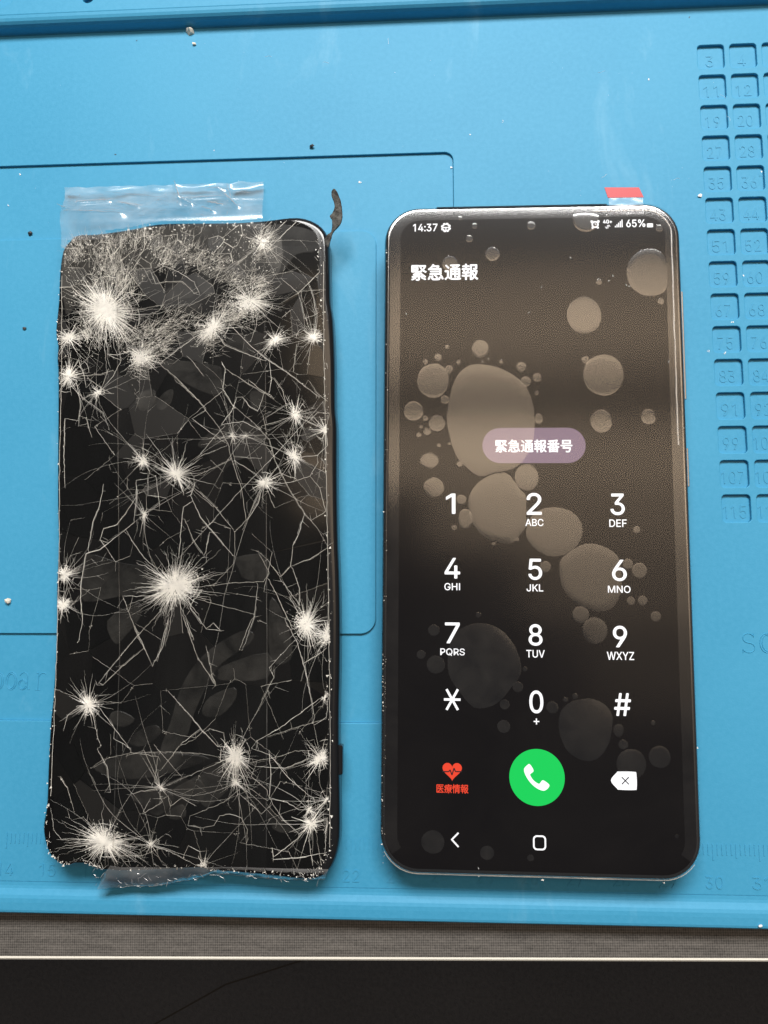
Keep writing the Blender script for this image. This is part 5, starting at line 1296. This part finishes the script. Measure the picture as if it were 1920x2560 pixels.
# telephone handset: a bent bar with two thick ends
hp = [(-2.05, 2.55), (-1.55, 2.75), (-0.98, 2.05), (-0.72, 1.45), (-0.85, 1.1), (-1.45, 0.62), (-1.25, 0.05), (-0.75, -0.62), (-0.1, -1.12), (0.5, -1.32), (0.95, -0.75), (1.3, -0.58), (1.85, -0.85), (2.5, -1.35), (2.62, -1.75), (2.2, -2.35), (1.5, -2.75), (0.6, -2.6), (-0.4, -2.05), (-1.4, -1.15), (-2.2, -0.05), (-2.68, 1.0), (-2.72, 1.8)]
flat('handset_icon', [smooth_poly([(cc[0] + x, cc[1] + y) for x, y in ccw(hp)], 3)], M_UI_WHITE, UZ + 0.02)
b = BOXES['heart']
hx, hy, hs = (b[0] + b[2]) / 2, (b[1] + b[3]) / 2, (b[2] - b[0]) / 2
hrt = []
for k in range(40):
    t = 2 * math.pi * k / 40
    x = 16 * math.sin(t) ** 3
    y = 13 * math.cos(t) - 5 * math.cos(2 * t) - 2 * math.cos(3 * t) - math.cos(4 * t)
    hrt.append((hx + x / 16 * hs, b[1] + (y + 17) / 29 * (b[3] - b[1])))
flat('heart_icon', [hrt], M_UI_RED, UZ)
pw_ = [(-2.15, -0.05), (-0.75, -0.05), (-0.45, 0.35), (-0.05, -0.75), (0.4, 0.75), (0.7, 0.0), (2.15, 0.0)]
flat('pulse_line', thick_line([(hx + x, hy + 0.1 + y) for x, y in pw_], 0.24), M_UI_DARK, UZ + 0.02)
b = BOXES['delete']
my = (b[1] + b[3]) / 2
flat('delete_icon', [smooth_poly([(b[0], my), (b[0] + 1.25, b[3] - 0.25), (b[0] + 1.75, b[3]), (b[2] - 0.5, b[3]), (b[2], b[3] - 0.45), (b[2], b[1] + 0.45), (b[2] - 0.5, b[1]), (b[0] + 1.75, b[1]), (b[0] + 1.25, b[1] + 0.25)], 4)], M_UI_WHITE, UZ)
xc = b[0] + 3.05
flat('delete_cross', thick_line([(xc - 0.75, my - 0.75), (xc + 0.75, my + 0.75)], 0.22) + thick_line([(xc - 0.75, my + 0.75), (xc + 0.75, my - 0.75)], 0.22)[:1], M_UI_DARK, UZ + 0.02)
b = BOXES['back']
my = (b[1] + b[3]) / 2
flat('back_icon', thick_line([(b[2], b[3]), (b[0], my)], 0.34) + thick_line([(b[0] - 0.05, my + 0.13), (b[2], b[1])], 0.34), M_UI_WHITE, UZ)
b = BOXES['home']
o_, i_ = rrect(*b, 0.85, 8), rrect(b[0] + 0.34, b[1] + 0.34, b[2] - 0.34, b[3] - 0.34, 0.55, 8)
n = len(o_)
mesh_obj('home_icon', [(x, y, UZ) for x, y in o_ + i_], [(k, (k + 1) % n, (k + 1) % n + n, k + n) for k in range(n)], M_UI_WHITE, screen)
b = BOXES['star']
sx_, sy_ = (b[0] + b[2]) / 2, (b[1] + b[3]) / 2
hh = (b[3] - b[1]) / 2
flat('asterisk_key', thick_line([(b[0], sy_), (b[2], sy_)], 0.52) + thick_line([(sx_ - 1.25, sy_ + hh), (sx_ + 1.25, sy_ - hh)], 0.52), M_UI_WHITE, UZ)
flat('asterisk_key', thick_line([(sx_ + 1.25, sy_ + hh), (sx_ - 1.25, sy_ - hh)], 0.52), M_UI_WHITE, UZ + 0.01)
# status bar icons
b = BOXES['gear']
gx, gy, gr = (b[0] + b[2]) / 2, (b[1] + b[3]) / 2, (b[2] - b[0]) / 2
og, ig = [], []
for k in range(48):
    a = 2 * math.pi * k / 48
    r_ = gr * (1.0 if (k // 2) % 3 else 0.82)
    og.append((gx + r_ * math.cos(a), gy + r_ * math.sin(a)))
    ig.append((gx + gr * 0.55 * math.cos(a), gy + gr * 0.55 * math.sin(a)))
mesh_obj('settings_icon', [(x, y, UZ) for x, y in og + ig], [(k, (k + 1) % 48, (k + 1) % 48 + 48, k + 48) for k in range(48)], M_UI_WHITE, screen)
flat('settings_icon_spokes', thick_line([(gx - gr * .6, gy), (gx + gr * .6, gy)], 0.26) + thick_line([(gx, gy), (gx, gy - gr * .6)], 0.26), M_UI_WHITE, UZ + 0.01)
b = BOXES['alarm']
ax, ay, ar = (b[0] + b[2]) / 2, (b[1] + b[3]) / 2, (b[2] - b[0]) / 2
o_, i_ = disc(ax, ay, ar * 0.9, n=32), disc(ax, ay, ar * 0.52, n=32)
mesh_obj('alarm_icon', [(x, y, UZ) for x, y in o_ + i_], [(k, (k + 1) % 32, (k + 1) % 32 + 32, k + 32) for k in range(32)], M_UI_WHITE, screen)
flat('alarm_icon_bells', [disc(ax - ar * .8, ay + ar * .75, ar * .36, n=12), disc(ax + ar * .8, ay + ar * .75, ar * .36, n=12), disc(ax - ar * .65, ay - ar * .85, ar * .28, n=12), disc(ax + ar * .65, ay - ar * .85, ar * .28, n=12)] + thick_line([(ax, ay + ar * .4), (ax, ay), (ax + ar * .3, ay)], 0.16), M_UI_WHITE, UZ + 0.01)
b = BOXES['arrows']
flat('data_arrows', thick_line([(b[0], b[1] + .45), (b[0] + .3, b[1]), (b[0] + .55, b[3])], 0.14) + thick_line([(b[2] - .55, b[1]), (b[2] - .3, b[3]), (b[2], b[3] - .45)], 0.14), M_UI_WHITE, UZ)
b = BOXES['bars']
bars = []
for k in range(5):
    x = b[0] + k * 0.385
    bars.append([(x, b[1]), (x + 0.26, b[1]), (x + 0.26, b[1] + (b[3] - b[1]) * (0.2 + 0.2 * k)), (x, b[1] + (b[3] - b[1]) * (0.2 + 0.2 * k))])
flat('signal_bars', bars, M_UI_WHITE, UZ)
b = BOXES['battery']
flat('battery_icon', [rrect(b[0], b[1], b[2], b[3] - 0.5, 0.15, 3)], M_UI_WHITE, UZ)

# nicks and shreds of film along the phone's left edge
m = MB()
for y0, y1, n in ((70, 30, 10), (0, -6, 4), (-14, -17, 4), (-28, -42, 46), (-44, -74, 26), (20, 12, 5)):
    for k in range(n):
        y = rng.uniform(min(y0, y1), max(y0, y1))
        chip(m, -PW + rng.uniform(0.4, 1.2), y, rng.uniform(0.06, 0.26), 7.02)
o = m.build('film_shreds', M_CRACK, film)
o['kind'] = 'stuff'
m = MB()
for x, y, s in ((0.6, -76.1, 0.5), (26, -76.0, 0.35), (-13, -75.7, 0.25), (-30, -70, 0.2), (33.9, -48, 0.3), (33.5, 22, 0.35), (-34, 3, 0.3)):
    chip(m, x, y, s, 6.7)
    chip(m, x + 0.1, y, s * 0.7, 6.75)
m.build('film_fragment', M_CRACK, film)
m = MB()
for x, y in ((18.5, 57.4), (21.5, 55.2), (21.9, 55.0), (17.3, 56.4), (-1, 49), (9, 62), (2, 55), (-29, 49), (30.3, 37), (-13, -74)):
    a = rng.uniform(0, 3.14)
    m.ridge([(x, y), (x + 0.25 * math.cos(a), y + 0.25 * math.sin(a)), (x + 0.5 * math.cos(a), y + 0.5 * math.sin(a))], 0.14, TZ + 0.07, 0.5)
m.build('lint', M_DUST, film)['kind'] = 'stuff'


# ------------------------------------------------------------------ crumbs and dust lying on the mat
def crumb(name, x, y, s, mat_, label, z=0.0, squash=0.6, n=1):
    bm = bmesh.new()
    bmesh.ops.create_icosphere(bm, subdivisions=n, radius=s * MM)
    for v_ in bm.verts:
        k = 1 + 0.9 * noise.noise(v_.co * (1.7 / (s * MM)) + Vector((x, y, 0)))
        v_.co = Vector((v_.co.x * k * 1.15, v_.co.y * k * 0.9, v_.co.z * k * squash))
    lo = min(v_.co.z for v_ in bm.verts)
    for v_ in bm.verts:
        v_.co.z -= lo
    me = bpy.data.meshes.new(name)
    bm.to_mesh(me)
    bm.free()
    me.materials.append(mat_)
    o = bpy.data.objects.new(name, me)
    COL.objects.link(o)
    o.location = (x * MM, y * MM, z * MM)
    return tag(o, label, 'crumb', 'crumbs on the mat')


crumb('crumb', -60.4, 149.0, 1.0, M_CRUMB, 'largest pale crumb lying against the back rim of the blue mat', squash=0.8)
crumb('crumb', -59.2, 145.4, 0.4, M_CRUMB, 'small tan crumb just in front of the largest pale crumb')
crumb('crumb', -100.2, 1.4, 0.75, M_CRUMB, 'tan crumb on the raised panel at the left edge of the photo', 0.02)
crumb('crumb', -28.1, 115.7, 0.5, M_DARKCRUMB, 'dark speck just behind the top edge of the wide recess')
crumb('crumb', -100.5, 94.8, 0.55, M_DARKCRUMB, 'elongated dark speck left of the tape end, near the raised panel', -0.62)
crumb('crumb', -100.2, 69.4, 0.42, M_DARKCRUMB, 'round dark speck on the raised panel left of the shattered phone', 0.02, 0.4)
crumb('crumb', 67.4, 99.7, 0.5, M_DUST, 'white crumb left of well number 43', 0, 0.4)
crumb('crumb', 71.5, -68.3, 0.4, M_DUST, 'white crumb on the front rim at the lower right', 1.0)
m = MB()
for x, y, z, s in ((72.1, 137.0, -1.1, .3), (56.6, 130.9, 0, .22), (11.9, 117.6, 0, .22), (78.5, 114.1, -1.1, .3), (7.0, 109.4, -.5, .35), (-15.9, 106.1, -.6, .35), (-104.1, 111.1, -.6, .3), (-106.8, 102.6, -.6, .22),
                   (69.7, 94.7, -1.1, .25), (82.4, 105.3, 0, .3), (78.5, 73.0, -1.1, .3), (73.6, 67.5, 0, .25), (76.6, 78.9, 0, .2), (71.4, 59.9, 0, .25), (72.5, 51.8, -1.1, .3), (70.8, 22.9, -1.1, .3), (-53.2, 115.6, 0, .2), (67.5, 60.5, 0, .2), (20, 121, 0, .2), (61, 76, 0, .25)):
    for k in range(3):
        chip(m, x + rng.gauss(0, .12), y + rng.gauss(0, .12), s, z + 0.05)
for k in range(50):
    chip(m, rng.uniform(-105, 84), rng.uniform(96, 147), rng.uniform(0.04, 0.10), 0.02)
for k in range(14):                  # lint fibres
    x, y, a = rng.uniform(-105, 84), rng.choice((rng.uniform(97, 147), rng.uniform(97, 147), rng.uniform(-60, 96))), rng.uniform(0, 6.28)
    if -95 < x < 62 and y < 97:
        continue
    pts = []
    for i in range(6):
        pts.append((x, y))
        x += 0.35 * math.cos(a)
        y += 0.35 * math.sin(a)
        a += rng.gauss(0, 0.4)
    m.ridge(pts, 0.05, 0.02, 0.5, False)
o = m.build('dust', M_DUST)
o['kind'] = 'stuff'
o['label'] = 'white dust specks scattered over the blue mat'
o['category'] = 'dust'
m = MB()
for x, y, z in ((-74.7, 147.2, 0), (-78.9, 115.4, 0), (67.3, 147.4, 0), (-23.5, 8, -.1), (-62, 93, .4), (-34, 93, .4)):
    for k in range(3):
        chip(m, x + rng.gauss(0, .1), y + rng.gauss(0, .1), 0.22, z + 0.03)
o = m.build('grit', M_DARKCRUMB)
o['kind'] = 'stuff'
o['label'] = 'tiny dark grit specks on the blue mat'
o['category'] = 'grit'
